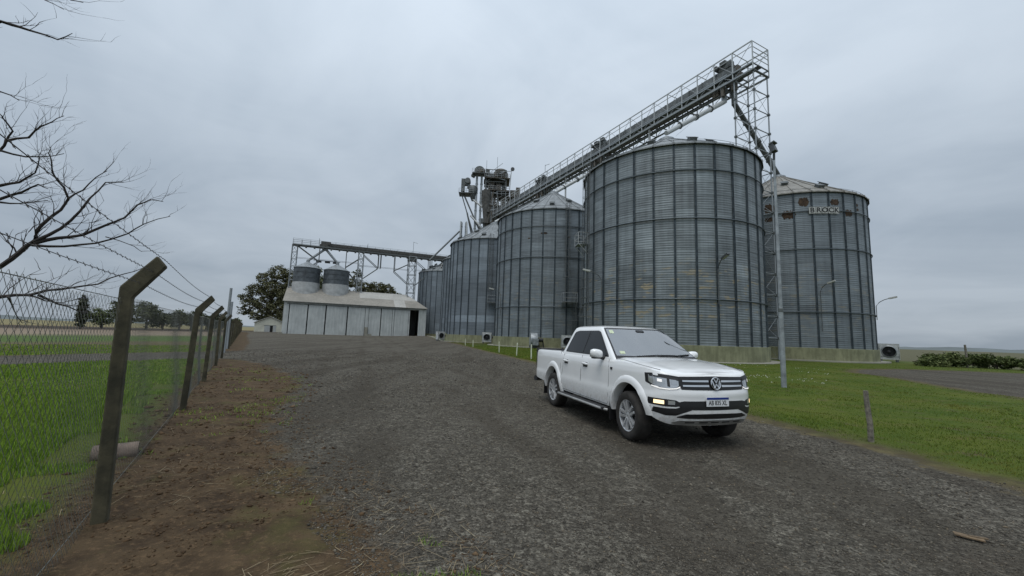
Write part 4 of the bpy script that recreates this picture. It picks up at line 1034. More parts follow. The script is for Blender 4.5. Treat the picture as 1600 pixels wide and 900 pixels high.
for a, c_ in zip(KP[:-1], KP[1:]):
    b = MB(); p0, p1 = Vector((*a, gz(*a) + .05)), Vector((*c_, gz(*c_) + .05)); b.beam(p0, p1, .28, .22); b.build('kerb_stone', 'apron_concrete', kerb)

# ------------------------------------------------------------------ leaves, trees and bushes
def leaf_cloud(pts, size, rnd, flat=.5):
    n = len(pts); a = rnd.normal(size=(n, 3)); a[:, 2] *= flat; a /= np.linalg.norm(a, axis=1)[:, None]
    c_ = rnd.normal(size=(n, 3)); c_ -= (c_ * a).sum(1)[:, None] * a; c_ /= np.linalg.norm(c_, axis=1)[:, None]
    s = size * rnd.uniform(.55, 1.35, (n, 1))
    V = np.stack([pts - a * s, pts + c_ * s * .5, pts + a * s, pts - c_ * s * .5], 1).reshape(-1, 3)
    return V, np.arange(4 * n).reshape(-1, 4)
def clumps(blobs, n, rnd, sub=16, tight=.30):
    """points in small clumps spread through the blobs, denser towards the rims, with gaps"""
    out = []
    vol = np.array([bl[1] ** 2.4 for bl in blobs]); vol /= vol.sum()
    for (c_, r, sq), wv in zip(blobs, vol):
        k = max(3, int(n * wv / sub))
        d = rnd.normal(size=(k, 3)); d /= np.linalg.norm(d, axis=1)[:, None]
        rad_ = r * rnd.uniform(.35, 1.0, (k, 1)) ** .55
        cc = np.array(c_) + d * rad_ * np.array([1, 1, sq])
        j = rnd.normal(size=(k, sub, 3)) * r * tight * rnd.uniform(.4, 1.0, (k, 1, 1)) * np.array([1, 1, .6])
        out.append((cc[:, None] + j).reshape(-1, 3))
    return np.concatenate(out)
def tree(name, label, loc, blobs, n, leaf, mat, trunk_r, seed, cat='tree', group=None, tmat='trunk_far', limbs=True, tight=.3, sub=16):
    rnd = np.random.default_rng(seed); root = thing(name, label, cat, loc, 0, group)
    P_ = clumps(blobs, n, rnd, sub, tight); P_ = P_[P_[:, 2] > .05]
    V, F_ = leaf_cloud(P_, leaf, rnd); link('crown', np_mesh('crown', V, F_, mat), root)
    b = MB(); top = max(bl[0][2] for bl in blobs) * .8
    b.tube([(0, 0, -.3), (trunk_r * .4, 0, top * .25), (-trunk_r * .3, trunk_r * .3, top * .55), (0, 0, top)], [trunk_r * 1.25, trunk_r, trunk_r * .7, trunk_r * .25], 8)
    if limbs:
        for c_, r, sq in blobs:
            z0_ = min(c_[2] * .55, top * .7); b.tube([(0, 0, z0_), (c_[0] * .5, c_[1] * .5, (z0_ + c_[2]) / 2 + r * .1), (c_[0], c_[1], c_[2])], [trunk_r * .5, trunk_r * .3, trunk_r * .1], 5)
    b.build('trunk', tmat, root, 60)
    return root
TG = 'trees behind the shed'
def blobset(seed, h0, h1, rx, k, r0_, r1_):
    rn = random.Random(seed); out = []
    for i in range(k):
        f_ = i / (k - 1); z = h0 + (h1 - h0) * f_; e = rx * math.sin(PI * (.25 + .62 * f_)); a = rn.uniform(0, 2 * PI); q_ = e * rn.uniform(.35, 1.0)
        out.append(((q_ * math.cos(a), q_ * math.sin(a) * .8, z), rn.uniform(r0_, r1_), .7))
    return out
big = [((2, 0, 20.5), 3.6, .75), ((-2.5, 0, 18.5), 3.2, .7), ((5.5, 1, 19.5), 3.4, .75), ((-5.5, 0, 14.5), 3.2, .65), ((0, -1, 15), 4, .8), ((5, 0, 14), 4.2, .8), ((-8.5, 0, 11.5), 2.4, .55), ((-6, -1, 9.2), 3.0, .6), ((-1.5, 0, 9.5), 3.8, .75),
       ((4, 0, 8.5), 4, .8), ((-8.6, 0, 6.6), 2.3, .6), ((-3, -1, 5.5), 3.0, .7), ((2.5, 0, 4.5), 3.6, .8), ((7, 0, 5), 4, .9), ((-10.8, 0, 12.3), 1.1, .5), ((-11, 0, 8.0), .8, .5), ((8, 0, 10), 4, .9)]
tree('eucalyptus_tree', 'big dark spreading tree left of the shed', (-84.5, 141.5, .1), big, 26000, .30, 'euca_leaf', .75, 3, group=TG, tight=.17)
t2 = [((-6, 0, 20), 3.0, .75), ((-5.2, 0, 24), 2.2, .9), ((-1.5, 0, 18), 3.6, .7), ((3, 0, 18.5), 3.4, .7), ((7, 0, 18.2), 3.0, .7), ((9.2, 0, 16), 2.6, .7), ((4, 0, 14.5), 4, .7), ((-3, 0, 14), 4, .8), ((8, 0, 13.5), 3, .7), ((-7.5, 0, 15), 3, .8), ((0, 0, 10), 5, .8)]
tree('eucalyptus_tree', 'broad olive tree behind the shed ridge, right of the tanks', (-57.0, 160.0, .1), t2, 20000, .32, 'euca_leaf', .7, 5, group=TG, tight=.17)
t3 = [((0, 0, 23.8), 2.0, .9), ((-2, 0, 20.5), 2.6, .8), ((1.5, 0, 19.5), 2.8, .8), ((3, 0, 16), 3, .8), ((-3, 0, 16), 3, .8), ((0, 0, 12), 4, .8)]
tree('eucalyptus_tree', 'tree top showing between the two roof tanks', (-75.0, 153.0, .1), t3, 8000, .32, 'pale_leaf', .5, 8, group=TG)
t4 = [((0, 0, 15.6), 2.0, .6), ((2.4, 0, 14.8), 1.6, .6), ((-2.4, 0, 14.8), 1.8, .6), ((0, 0, 12), 3.5, .7)]
tree('eucalyptus_tree', 'small tree crown peeping over the right half of the shed ridge', (-45.5, 163.5, .1), t4, 4000, .32, 'dark_leaf', .4, 9, group=TG)
t5 = [((0, 0, 17.5), 3.0, .8), ((3, 0, 14), 3.2, .8), ((-3, 0, 14), 3.2, .8), ((0, 0, 9), 4, .8)]
tree('eucalyptus_tree', 'tree beside the first conveyor tower, behind the left tank', (-80.5, 148.0, .1), t5, 7000, .32, 'euca_leaf', .5, 10, group=TG)
FT = 'far trees beyond the field'
cyp = [((0, 0, z), .75 - .07 * abs(z - 3.2), 1.1) for z in (1.0, 1.8, 2.6, 3.4, 4.2, 5.0, 5.7)]
tree('cypress_tree', 'slim dark cypress standing alone beyond the field', (-80.0, 75.6, 0), cyp, 1600, .26, 'dark_leaf', .15, 12, group=FT, limbs=False)
FAR = [(-43.6, 118, 6.2, 3.2, 'pale_leaf', 'pale round tree seen just left of the nearest fence post'), (-45.2, 128, 4.6, 3.0, 'bush_leaf', 'low green tree right of the slim cypress'),
       (-41.9, 122, 6.6, 3.0, 'pale_leaf', 'pale loose tree just right of the nearest fence post'), (-40.6, 135, 4.2, 3.4, 'dark_leaf', 'low dark tree between the first and second fence posts'),
       (-39.2, 130, 5.4, 2.6, 'pale_leaf', 'pale tree top left of the second fence post'), (-38.2, 138, 5.0, 3.6, 'dark_leaf', 'dense dark tree left of the second fence post arm'),
       (-36.6, 142, 4.3, 3.4, 'dark_leaf', 'dark tree just right of the second fence post'), (-35.5, 150, 4.8, 3.0, 'dark_leaf', 'dark tree behind the third fence post'), (-34.4, 155, 4.2, 2.8, 'bush_leaf', 'low tree behind the tall steel gate poles')]
for k, (a, D, h, r, m, lb) in enumerate(FAR):
    bl = blobset(40 + k, h * .35, h * .82, r * .8, 7, r * .38, r * .55)
    tree('field_tree', lb, (D * math.sin(rad(a)), D * math.cos(rad(a)), 0), bl, 2600, .24, m, .22, 60 + k, group=FT)
BG = 'bushes of the hedge beyond the gravel track'
HB = [(40.0, 39.2, 1.0, 'leftmost low bush of the hedge, next to the lone fan'), (41.4, 39.4, 1.45, 'second bush of the hedge from the lone fan'), (42.6, 39.4, 1.6, 'dense bush of the hedge just left of its first post'), (43.8, 39.0, 1.55, 'bush of the hedge just right of its first post'),
      (45.4, 38.0, 1.7, 'tall leafy bush in the middle of the hedge'), (46.6, 36.6, 1.6, 'bush right of the middle of the hedge'), (47.6, 35.0, 1.5, 'bush of the hedge just left of its second post'), (48.8, 33.2, 1.45, 'bush of the hedge at its second post'), (50.2, 31.2, 1.5, 'bush at the right edge of the photo in the hedge'), (52.0, 29.0, 1.6, 'last bush of the hedge at the picture edge')]
for k, (x, y, h, lb) in enumerate(HB):
    rn = random.Random(90 + k); bl = [((rn.uniform(-1.1, 1.1), rn.uniform(-.8, .8), h * rn.uniform(.2, .62)), rn.uniform(.35, .62), .8) for _ in range(9)]
    tree('hedge_bush', lb, (x, y, 0), bl, 3600, .10, 'bush_leaf', .06, 120 + k, 'bush', BG)
for (x, y, h, lb) in ((43.3, 38.6, 2.15, 'weathered post standing in the hedge, nearer the lone fan'), (46.9, 34.6, 2.1, 'weathered post standing in the hedge, nearer the picture edge')):
    b = MB(); b.tube([(0, 0, -.3), (.03, 0, h * .6), (0, .02, h)], [.10, .09, .08], 7); o = tag(b.build('hedge_post', 'wood_post', None, 30), lb, 'post', 'posts in the hedge'); o.location = (x, y, 0)

# ------------------------------------------------------------------ bare tree at the left, outside the fence
cam_m = [list(r_) for r_ in M]
def pray(u, v, D):
    d = Fw + rt * ((u - 800) / 630.0) + up * ((450 - v) / 630.0); k = D / math.hypot(d.x, d.y); return Vector((0, 0, 1.6)) + d * k
BT = Vector((-7.9, 3.1, 0))
bt = thing('bare_tree', 'leafless tree reaching in from the left behind the fence', 'tree', BT)
L_ = lambda D0, D1, *uv: [pray(u, v, D0 + (D1 - D0) * i / (len(uv) - 1)) - BT for i, (u, v) in enumerate(uv)]
H = lambda z: Vector((0, 0, z))
limbs = [
    ([H(1.3)] + L_(7.0, 6.6, (0, 417), (30, 395), (52, 378), (58, 360), (75, 343), (95, 328), (107, 310), (100, 293), (82, 270), (80, 250), (75, 238)), .046, .007),
    (L_(6.9, 6.7, (52, 378), (95, 357), (125, 330), (140, 310), (165, 285), (193, 285)), .032, .006),
    (L_(6.7, 6.5, (107, 310), (130, 297), (150, 277), (167, 267)), .016, .005),
    (L_(6.9, 6.6, (53, 380), (90, 372), (130, 367), (165, 352), (195, 340), (215, 320), (235, 312), (255, 315)), .036, .006),
    (L_(6.9, 6.3, (50, 383), (100, 385), (150, 380), (200, 365), (225, 350), (266, 338)), .026, .005),
    (L_(6.7, 6.5, (165, 370), (210, 385), (221, 393)), .010, .004),
    ([H(2.0)] + L_(7.2, 6.9, (0, 235), (10, 220), (20, 205), (5, 185), (0, 178)), .03, .006),
    (L_(7.0, 6.7, (10, 220), (45, 215), (65, 197), (82, 190), (100, 181)), .022, .005),
    (L_(7.1, 6.7, (0, 235), (40, 245), (65, 245), (100, 240)), .02, .005),
    ([H(1.8)] + L_(7.1, 6.8, (0, 290), (30, 285), (55, 270), (62, 245)), .035, .006),
    ([H(1.6)] + L_(7.2, 6.8, (0, 311), (35, 300), (60, 288), (75, 295)), .035, .006),
    (L_(7.0, 6.8, (0, 316), (30, 318), (75, 313)), .018, .005),
    ([H(1.15)] + L_(6.2, 6.6, (0, 464), (46, 461), (102, 451), (153, 444), (194, 428), (225, 418)), .036, .005),
    (L_(6.3, 6.6, (60, 461), (90, 475), (120, 485), (132, 491)), .02, .005), (L_(6.2, 6.5, (12, 463), (22, 485), (35, 505)), .016, .004), (L_(6.3, 6.6, (48, 462), (70, 470), (95, 473), (130, 465)), .014, .004),
    ([H(2.6)] + L_(7.3, 6.8, (0, 33), (30, 42), (55, 50), (90, 62), (113, 52)), .04, .005),
    (L_(7.2, 6.9, (50, -25), (70, 0), (100, 15)), .014, .004), (L_(7.0, 6.8, (95, -14), (110, 0), (130, 4)), .014, .005),
    ([H(2.2)] + L_(7.2, 7.0, (0, 143), (30, 157)), .03, .005)]
rt_ = random.Random(5)
MB().tube([(0, 0, -.3), (.05, .05, .7), (-.05, .1, 1.4), (-.25, .1, 2.3), (-.5, .2, 3.6), (-.6, .3, 5.0)], [.24, .20, .17, .13, .10, .05], 10).build('trunk', 'bark', bt, 60)
tw_b = MB()
def twig(p, d, ln, r, depth):
    pts = [p]; dd_ = d.normalized(); k = 4
    for i in range(k):
        dd_ = (dd_ + Vector((rt_.uniform(-.3, .3), rt_.uniform(-.3, .3), rt_.uniform(-.18, .30)))).normalized(); pts.append(pts[-1] + dd_ * ln / k)
    tw_b.tube(pts, [r * (1 - .75 * i / k) for i in range(k + 1)], 4, False)
    if depth > 0:
        for i in range(1, k + 1):
            if rt_.random() < .6:
                ax = Vector((rt_.uniform(-1, 1), rt_.uniform(-1, 1), rt_.uniform(-.4, 1))).normalized()
                twig(pts[i], (dd_ + ax * .9), ln * rt_.uniform(.35, .6), r * .6, depth - 1)
for pts, ra, rb in limbs:
    n = len(pts); jit = [pts[0]]
    for a, c_ in zip(pts[:-1], pts[1:]):                        # resample with a little crookedness
        jit.append((a + c_) / 2 + Vector((rt_.uniform(-1, 1), rt_.uniform(-1, 1), rt_.uniform(-1, 1))) * min(.03, .05 * (c_ - a).length)); jit.append(c_)
    k = len(jit); rs = [ra + (rb - ra) * (i / (k - 1)) ** .7 for i in range(k)]
    rs = [q_ * .66 for q_ in rs]; MB().tube(jit, rs, 6).build('limb', 'bark', bt, 60)
    for i in range(2, k):
        d = jit[i] - jit[i - 1]
        vis = (jit[i] + BT)
        for _ in range(2):
            if rt_.random() < .62:
                ax = Vector((rt_.uniform(-1, 1), rt_.uniform(-1, 1), rt_.uniform(-.5, 1))).normalized()
                twig(jit[i] - d * rt_.random(), d.normalized() + ax * .8, rt_.uniform(.14, .40), max(.0026, rs[i] * .34), 1 if rt_.random() < .7 else 2)
tag(tw_b.build('twigs', 'twig', bt), kind='stuff')

# ------------------------------------------------------------------ grass, gravel, straw
def scatter(n, r0_, r1_, a0, a1, pw=0.0):
    u_ = rng.random(n); r = np.exp(math.log(r0_) + (math.log(r1_) - math.log(r0_)) * u_ ** (1 - pw)); a = np.radians(rng.uniform(a0, a1, n))
    return r * np.sin(a), r * np.cos(a), r
def gh(x, y):
    """height of the ground sheet, bumps included"""
    r = np.hypot(x, y); sg_ = np.minimum(np.minimum(sdf(YARD, x, y), sdf(LOOP, x, y)), sdf(ROAD, x, y)); am = ss(0, .6, sg_)
    bp = (vnoise(x, y, .9, 1) - .5) * .05 + (vnoise(x, y, 3.1, 2) - .5) * .03 + (vnoise(x, y, 8.0, 3) - .5) * .016
    nr = 1 - ss(25, 60, r); return ground_z(x, y) + nr * bp * (.35 + .65 * am) + .02 * am * nr, sg_
def blades(name, label, x, y, h, wd, mat, lean=.5):
    z, _ = gh(x, y); n = len(x); a = rng.uniform(0, 2 * PI, n); dx, dy = np.cos(a) * wd, np.sin(a) * wd
    la = rng.uniform(0, 2 * PI, n); lx, ly = np.cos(la) * h * lean * rng.random(n), np.sin(la) * h * lean * rng.random(n)
    V = np.stack([np.stack([x - dx, y - dy, z - .01], -1), np.stack([x + dx, y + dy, z - .01], -1), np.stack([x + lx, y + ly, z + h], -1)], 1).reshape(-1, 3)
    o = link(name, np_mesh(name, V, np.arange(3 * n).reshape(-1, 3), mat)); return tag(o, label, 'grass', kind='stuff')
fside = lambda x, y: (x - F0[0]) * FD[1] - (y - F0[1]) * FD[0]
x, y, r = scatter(420000, 2.0, 40, -88, -32); z_, sg_ = gh(x, y); fs_ = fside(x, y)
keep = (fs_ < -.40 + .5 * (vnoise(x, y, 1.3, 9) - .5) - np.clip(3.6 - y, 0, 3) * .22) & (sg_ > .15); keep &= ~((fs_ > -.95) & (vnoise(x, y, 2.0, 6) < .55))
x, y, r = x[keep], y[keep], r[keep]
hh = (.045 + .10 * vnoise(x, y, .7, 7) ** 1.6) * rng.uniform(.5, 1.25, len(x)) * np.where(r > 12, .8, 1)
blades('field_grass', 'lush green grass growing behind the fence', x, y, hh, np.clip(.0026 + .0007 * r, .003, .02), 'grass_blade')
x, y, r = scatter(300000, 4.5, 60, 10, 75); z_, sg_ = gh(x, y); fs_ = fside(x, y)
ok = (sg_ > .35 + .9 * (vnoise(x, y, 1.5, 5) - .35)) & (sdf([(YARD[i]) for i in range(len(YARD))], x, y) > 0) & (x > 0)
for c_ in (A_, B_, C_, E_): ok &= np.hypot(x - c_[0], y - c_[1]) > R0 + 1.1
ok &= rng.random(len(x)) < (.35 + 1.0 * vnoise(x, y, .6, 8))
x, y, r = x[ok], y[ok], r[ok]
blades('lawn_grass', 'short mown grass of the lawn right of the yard', x, y, (.012 + .028 * vnoise(x, y, .8, 4)) * rng.uniform(.5, 1.3, len(x)), np.clip(.0015 + .0005 * r, .003, .02), 'lawn_blade', 1.3)
x, y, r = scatter(40000, 25, 75, -12, 8); z_, sg_ = gh(x, y)
ok = (sg_ > .4) & (x > -16); 
for c_ in (A_, B_, C_): ok &= np.hypot(x - c_[0], y - c_[1]) > R0 + 1.1
x, y, r = x[ok], y[ok], r[ok]
blades('strip_grass', 'strip of grass between the gravel and the silo plinths', x, y, .07 * rng.uniform(.5, 1.3, len(x)), np.full(len(x), .025), 'lawn_blade', .9)
# tufts on the dirt path
x, y, r = scatter(90000, 1.6, 26, -60, 12); z_, sg_ = gh(x, y); fs_ = fside(x, y)
ok = (fs_ > -.3) & (sdf(YARD, x, y) > -.35) & (x < -.1) & (vnoise(x, y, 1.05, 21) * .6 + vnoise(x, y, 3.3, 22) * .4 > .66); x, y, r = x[ok], y[ok], r[ok]
blades('path_tufts', 'sparse grass tufts scattered on the dirt path', x, y, .03 * rng.uniform(.5, 1.6, len(x)), np.clip(.0018 + .0006 * r, .002, .01), 'grass_blade', 1.4)

OCT = np.array([(1, 0, 0), (-1, 0, 0), (0, 1, 0), (0, -1, 0), (0, 0, 1), (0, 0, -1)], float)
OF = np.array([(0, 2, 4), (2, 1, 4), (1, 3, 4), (3, 0, 4), (2, 0, 5), (1, 2, 5), (3, 1, 5), (0, 3, 5)])
def stones(name, label, x, y, s, mat, cat):
    n = len(x); z, _ = gh(x, y)
    B_v = OCT[None] * (1 + rng.uniform(-.4, .4, (n, 6, 1))) + rng.uniform(-.28, .28, (n, 6, 3))
    a = rng.uniform(0, 2 * PI, n); ca, sa = np.cos(a)[:, None], np.sin(a)[:, None]
    sc = s[:, None, None] * rng.uniform(.65, 1.25, (n, 1, 3)); sc[:, :, 2] *= .5
    v = B_v * sc; V = np.stack([v[..., 0] * ca - v[..., 1] * sa + x[:, None], v[..., 0] * sa + v[..., 1] * ca + y[:, None], v[..., 2] + z[:, None] + s[:, None] * .15], -1)
    F_ = (OF[None] + 6 * np.arange(n)[:, None, None]).reshape(-1, 3)
    return tag(link(name, np_mesh(name, V.reshape(-1, 3), F_, mat)), label, cat, kind='stuff')
x, y, r = scatter(230000, 1.8, 34, -55, 72, .22); z_, sg_ = gh(x, y)
ok = (sdf(YARD, x, y) < .15 - .9 * (vnoise(x, y, 1.2, 14) - .45)) & (rng.random(len(x)) < .12 + 1.45 * vnoise(x, y, .75, 15) * (.55 + .9 * vnoise(x, y, .22, 16))); x, y, r = x[ok], y[ok], r[ok]
stones('gravel_stones', 'loose grey crushed stones covering the yard', x, y, np.clip(.0045 + .0007 * r, .0045, .022) * rng.lognormal(0, .36, len(x)), 'gravel_stone', 'gravel')
x, y, r = scatter(42000, 1.6, 20, -70, 10, .15); ok = (fside(x, y) > -.6) & (sdf(YARD, x, y) > -.6) & (x < 1.2) & (vnoise(x, y, 1.7, 17) > .35); x, y, r = x[ok], y[ok], r[ok]
stones('dirt_clods', 'crumbled brown soil clods on the dirt path', x, y, np.clip(.0028 + .0009 * r, .003, .016) * rng.lognormal(0, .55, len(x)), 'dirt_clod', 'soil')
# straw and dead stalks
x, y, r = scatter(5200, 1.6, 18, -70, 8, .1); ok = (fside(x, y) > -.9) & (sdf(YARD, x, y) > -.7) & (x < 1.0) & (vnoise(x, y, .9, 19) > .3); x, y = x[ok], y[ok]
fs_ = fside(x, y); n = len(x); a = rng.uniform(0, 2 * PI, n); ln = rng.lognormal(-3.0, .55, n).clip(.012, .12); z, _ = gh(x, y); z = z + .006
ux, uy = np.cos(a), np.sin(a); wv = .0016
tilt = rng.uniform(0, .25, n) * ln
V = np.stack([np.stack([x - ux * ln - uy * wv, y - uy * ln + ux * wv, z], -1), np.stack([x - ux * ln + uy * wv, y - uy * ln - ux * wv, z], -1),
              np.stack([x + ux * ln + uy * wv, y + uy * ln - ux * wv, z + tilt], -1), np.stack([x + ux * ln - uy * wv, y + uy * ln + ux * wv, z + tilt], -1)], 1).reshape(-1, 3)
tag(link('straw', np_mesh('straw', V, np.arange(4 * n).reshape(-1, 4), 'straw')), 'dry straw and stalks strewn on the dirt path', 'straw', kind='stuff')
# pale clover heads in the lawn
x, y, r = scatter(500, 20, 36, 20, 38); ok = (np.hypot(x - A_[0], y - A_[1]) > R0 + 1.3) & (vnoise(x, y, .5, 30) > .5); x, y = x[ok], y[ok]
simple('clover', (.6, .6, .55), .8, 0, .05, 3)
stones('clover_heads', 'small white clover heads in the lawn by the tallest silo', x, y, np.full(len(x), .03), 'clover', 'clover')

# ------------------------------------------------------------------ white pickup truck
t = NT('car_paint'); p_ = t.obj()
dirt = t.step(t.noise(p_, 3.0, 5, .7), .5, .8)
zs = t.node('ShaderNodeSeparateXYZ'); t.l.new(p_, zs.inputs[0])
spray = t.math('MULTIPLY', t.math('SUBTRACT', 1.0, t.step(t.math('ADD', zs.outputs[2], t.math('MULTIPLY', t.noise(p_, 5, 5, .7), .28)), .48, .90)), t.step(t.noise(p_, 9, 6, .75), .38, .62))
pc = t.mix(t.math('MULTIPLY', dirt, .14), (.86, .865, .86), (.68, .67, .64))
pc = t.mix(t.math('MULTIPLY', spray, .55), pc, (.36, .31, .25))
MAT['car_paint'] = t.done(pc, t.math('ADD', .25, t.math('MULTIPLY', spray, .4)), 0, None, Coat_Weight=1.0, Coat_Roughness=.03)
simple('car_black', (.012, .012, .013), .45, 0, .1, 8)
simple('car_trim', (.028, .028, .030), .55, 0, .1, 8)
simple('car_gap', (.05, .05, .05), .8, 0, .05, 8)
simple('chrome', (.72, .73, .74), .16, 1.0, .03, 5)
simple('alloy', (.66, .67, .68), .32, .6, .05, 5)
simple('skid_silver', (.36, .36, .35), .45, .5, .1, 5)
simple('tyre', (.028, .025, .022), .85, 0, .25, 9, .3)
simple('plate_white', (.74, .75, .76), .4, 0, .02, 5)
simple('plate_blue', (.012, .035, .22), .4, 0, .02, 5)
simple('plate_ink', (.01, .01, .012), .5, 0, 0, 5)
simple('sticker', (.55, .62, .42), .5, 0, .1, 20)
t = NT('tinted_glass'); MAT['tinted_glass'] = t.done((.006, .007, .008), .04, 0, None, Specular_IOR_Level=.35)
t = NT('windscreen'); tp_ = t.node('ShaderNodeBsdfTransparent'); tp_.inputs[0].default_value = (.62, .68, .70, 1)
gl_ = t.node('ShaderNodeBsdfGlossy'); gl_.inputs['Roughness'].default_value = .03
fr_ = t.node('ShaderNodeFresnel'); fr_.inputs['IOR'].default_value = 1.55
mx_ = t.node('ShaderNodeMixShader'); t.l.new(t.math('ADD', .40, fr_.outputs[0]), mx_.inputs[0]); t.l.new(tp_.outputs[0], mx_.inputs[1]); t.l.new(gl_.outputs[0], mx_.inputs[2])
t.l.new(mx_.outputs[0], t.n['Material Output'].inputs['Surface']); MAT['windscreen'] = t.m
simple('cabin_lining', (.055, .055, .057), .85, 0, .1, 6)
simple('seat_cloth', (.085, .085, .088), .9, 0, .15, 10)
t = NT('lamp_glass'); MAT['lamp_glass'] = t.done((.52, .54, .56), .10, .6, None, Coat_Weight=1.0)
t = NT('lamp_glow'); t.b.inputs['Emission Color'].default_value = (1, .97, .92, 1); t.b.inputs['Emission Strength'].default_value = .55; MAT['lamp_glow'] = t.done((.8, .8, .8), .2)
t = NT('fog_glow'); t.b.inputs['Emission Color'].default_value = (1, .70, .34, 1); t.b.inputs['Emission Strength'].default_value = 1.5; MAT['fog_glow'] = t.done((.8, .75, .6), .2)

HEAD = Vector((.285, -.9585)).normalized()
tr = thing('pickup_truck', 'white double-cab pickup truck with lights on, parked on the gravel', 'pickup truck', (1.93, 9.90, 0.005), math.atan2(HEAD.y, HEAD.x))
WB, WR, RA = 3.095, .382, .455
OUT = [(-1.235, 0), (-1.235, .45), (-1.23, .78), (-1.205, .88), (-1.14, .925), (-.95, .943), (-.4, .950), (.4, .952), (1.2, .953), (2.0, .953), (2.6, .951), (3.0, .948), (3.3, .938), (3.52, .915), (3.68, .872),
       (3.79, .80), (3.865, .70), (3.915, .57), (3.955, .40), (3.975, .2), (3.98, 0)]
def catmull(P_, k=8):
    P_ = [Vector(a) for a in P_]; out = []
    for i in range(len(P_) - 1):
        p0, p1, p2, p3 = P_[max(i - 1, 0)], P_[i], P_[i + 1], P_[min(i + 2, len(P_) - 1)]
        for j in range(k):
            s_ = j / k; out.append(.5 * ((2 * p1) + (p2 - p0) * s_ + (2 * p0 - 5 * p1 + 4 * p2 - p3) * s_ ** 2 + (3 * p1 - p0 - 3 * p2 + p3) * s_ ** 3))
    out.append(P_[-1]); return out
fine_o = catmull(OUT)
def lerp_tab(tab, v):
    if v <= tab[0][0]: return tab[0][1]
    for (a, fa_), (b_, fb) in zip(tab[:-1], tab[1:]):
        if v <= b_: k = (v - a) / (b_ - a); return fa_ + (fb - fa_) * k
    return tab[-1][1]
# plan stations: rear edge, side stations (with wheel arches), front corner
sideX = sorted(set([round(x_, 4) for x_ in [-1.0, -.85, -.7, .6, .8, 1.0, 1.2, 1.4, 1.6, 1.8, 2.0, 2.2, 2.4, 2.55] + [xw + RA * 1.0005 * math.cos(rad(a)) for xw in (0, WB) for a in (11, 18, 27, 36, 46, 56, 67, 78, 90, 102, 113, 124, 134, 144, 153, 162, 169)] + [xw + s_ * (RA + .012) for xw in (0, WB) for s_ in (-1, 1)]]))
st_ = [f_ for f_ in fine_o if f_.x < -1.05]
xs_f = [(f_.x, f_.y) for f_ in fine_o]
mid_tab = [a for a in xs_f if a[0] >= -1.14]
st_ += [Vector((x_, lerp_tab(mid_tab, x_))) for x_ in sideX]
st_ += [f_ for f_ in fine_o if f_.x > sideX[-1] + .03]
def normals(S):
    out = []
    for i in range(len(S)):
        a, b_ = S[max(i - 1, 0)], S[min(i + 1, len(S) - 1)]; d = (b_ - a).normalized(); out.append(Vector((d.y, -d.x)) * -1)
    out[0] = Vector((-1, 0)); out[-1] = Vector((1, 0)); return out
nrm_ = normals(st_)
O_SIDE = [(.30, -.07), (.42, -.035), (.50, -.012), (.60, .002), (.68, .006), (.73, -.006), (.85, -.008), (.98, -.010), (1.05, -.020), (1.10, -.038), (1.14, -.068)]
O_FRONT = [(.26, -.14), (.32, -.07), (.38, -.02), (.46, .010), (.56, .012), (.66, .004), (.72, .012), (.78, -.004), (.84, -.018), (.92, -.034), (.97, -.055), (1.0, -.085), (1.04, -.13)]
O_REAR = [(.3, -.05), (.55, .0), (.70, .012), (.72, -.01), (1.1, -.02), (1.14, -.05)]
def z_top(x_): return lerp_tab([(-1.24, 1.125), (.4, 1.13), (1.5, 1.125), (2.4, 1.125), (2.8, 1.112), (3.2, 1.082), (3.55, 1.045), (3.75, 1.018), (3.9, 1.000), (3.98, .992)], x_)
def z_low(x_):
    for xw in (0, WB):
        d = abs(x_ - xw)
        if d < RA * 1.001: return WR - .005 + math.sqrt(max(0, RA * RA - d * d))
    return lerp_tab([(-1.24, .60), (-1.1, .54), (-.46, .50), (-.45, .45), (2.64, .43), (3.56, .42), (3.7, .37), (3.85, .325), (3.98, .305)], x_)
def surf(i, z):
    S, N = st_[i], nrm_[i]
    o = N.y ** 2 * lerp_tab(O_SIDE, z) + N.x ** 2 * lerp_tab(O_FRONT if N.x > 0 else O_REAR, z)
    return S.x + N.x * o, max(0.0, S.y + N.y * o)
NV = 20
def side_rows(sg_):
    rows = []
    for i in range(len(st_)):
        za, zb = z_low(st_[i].x), z_top(st_[i].x); r_ = []
        for j in range(NV + 1):
            f_ = j / NV; z = za + (zb - za) * (1 - (1 - f_) ** 1.15); x_, y_ = surf(i, z); r_.append((x_, sg_ * y_, z))
        rows.append(r_)
    return rows
b = MB()
for sg_ in (-1, 1):
    rows = side_rows(sg_)
    b.grid(rows if sg_ < 0 else [r_[::-1] for r_ in rows])
# bonnet, joined to the shoulder line
def hood_z(x_, f_, zt):     # f_: 0 at the edge, 1 at the centre line
    crown = lerp_tab([(2.2, .075), (2.8, .070), (3.3, .058), (3.7, .036), (3.9, .014), (3.98, .002)], x_)
    ridge = .010 * math.exp(-((f_ - .22) / .10) ** 2)
    return zt + crown * (1 - (1 - f_) ** 2.6) + ridge * (1 if x_ < 3.75 else 0)
hood_rows = []
for i in range(len(st_)):
    if st_[i].x < 2.2: continue
    x_, y_ = surf(i, z_top(st_[i].x)); r_ = []
    for j in range(33):
        f_ = j / 16 - 1; r_.append((x_, f_ * y_, hood_z(x_, 1 - abs(f_), z_top(st_[i].x))))
    hood_rows.append(r_)
b.grid(hood_rows)
body = b.mesh('body', 'car_paint', 38)
bm = bmesh.new(); bm.from_mesh(body); bmesh.ops.remove_doubles(bm, verts=bm.verts[:], dist=.0015); bmesh.ops.recalc_face_normals(bm, faces=bm.faces[:]); bm.to_mesh(body); bm.free()
body.shade_smooth(); body.set_sharp_from_angle(angle=rad(38)); link('body', body, tr)
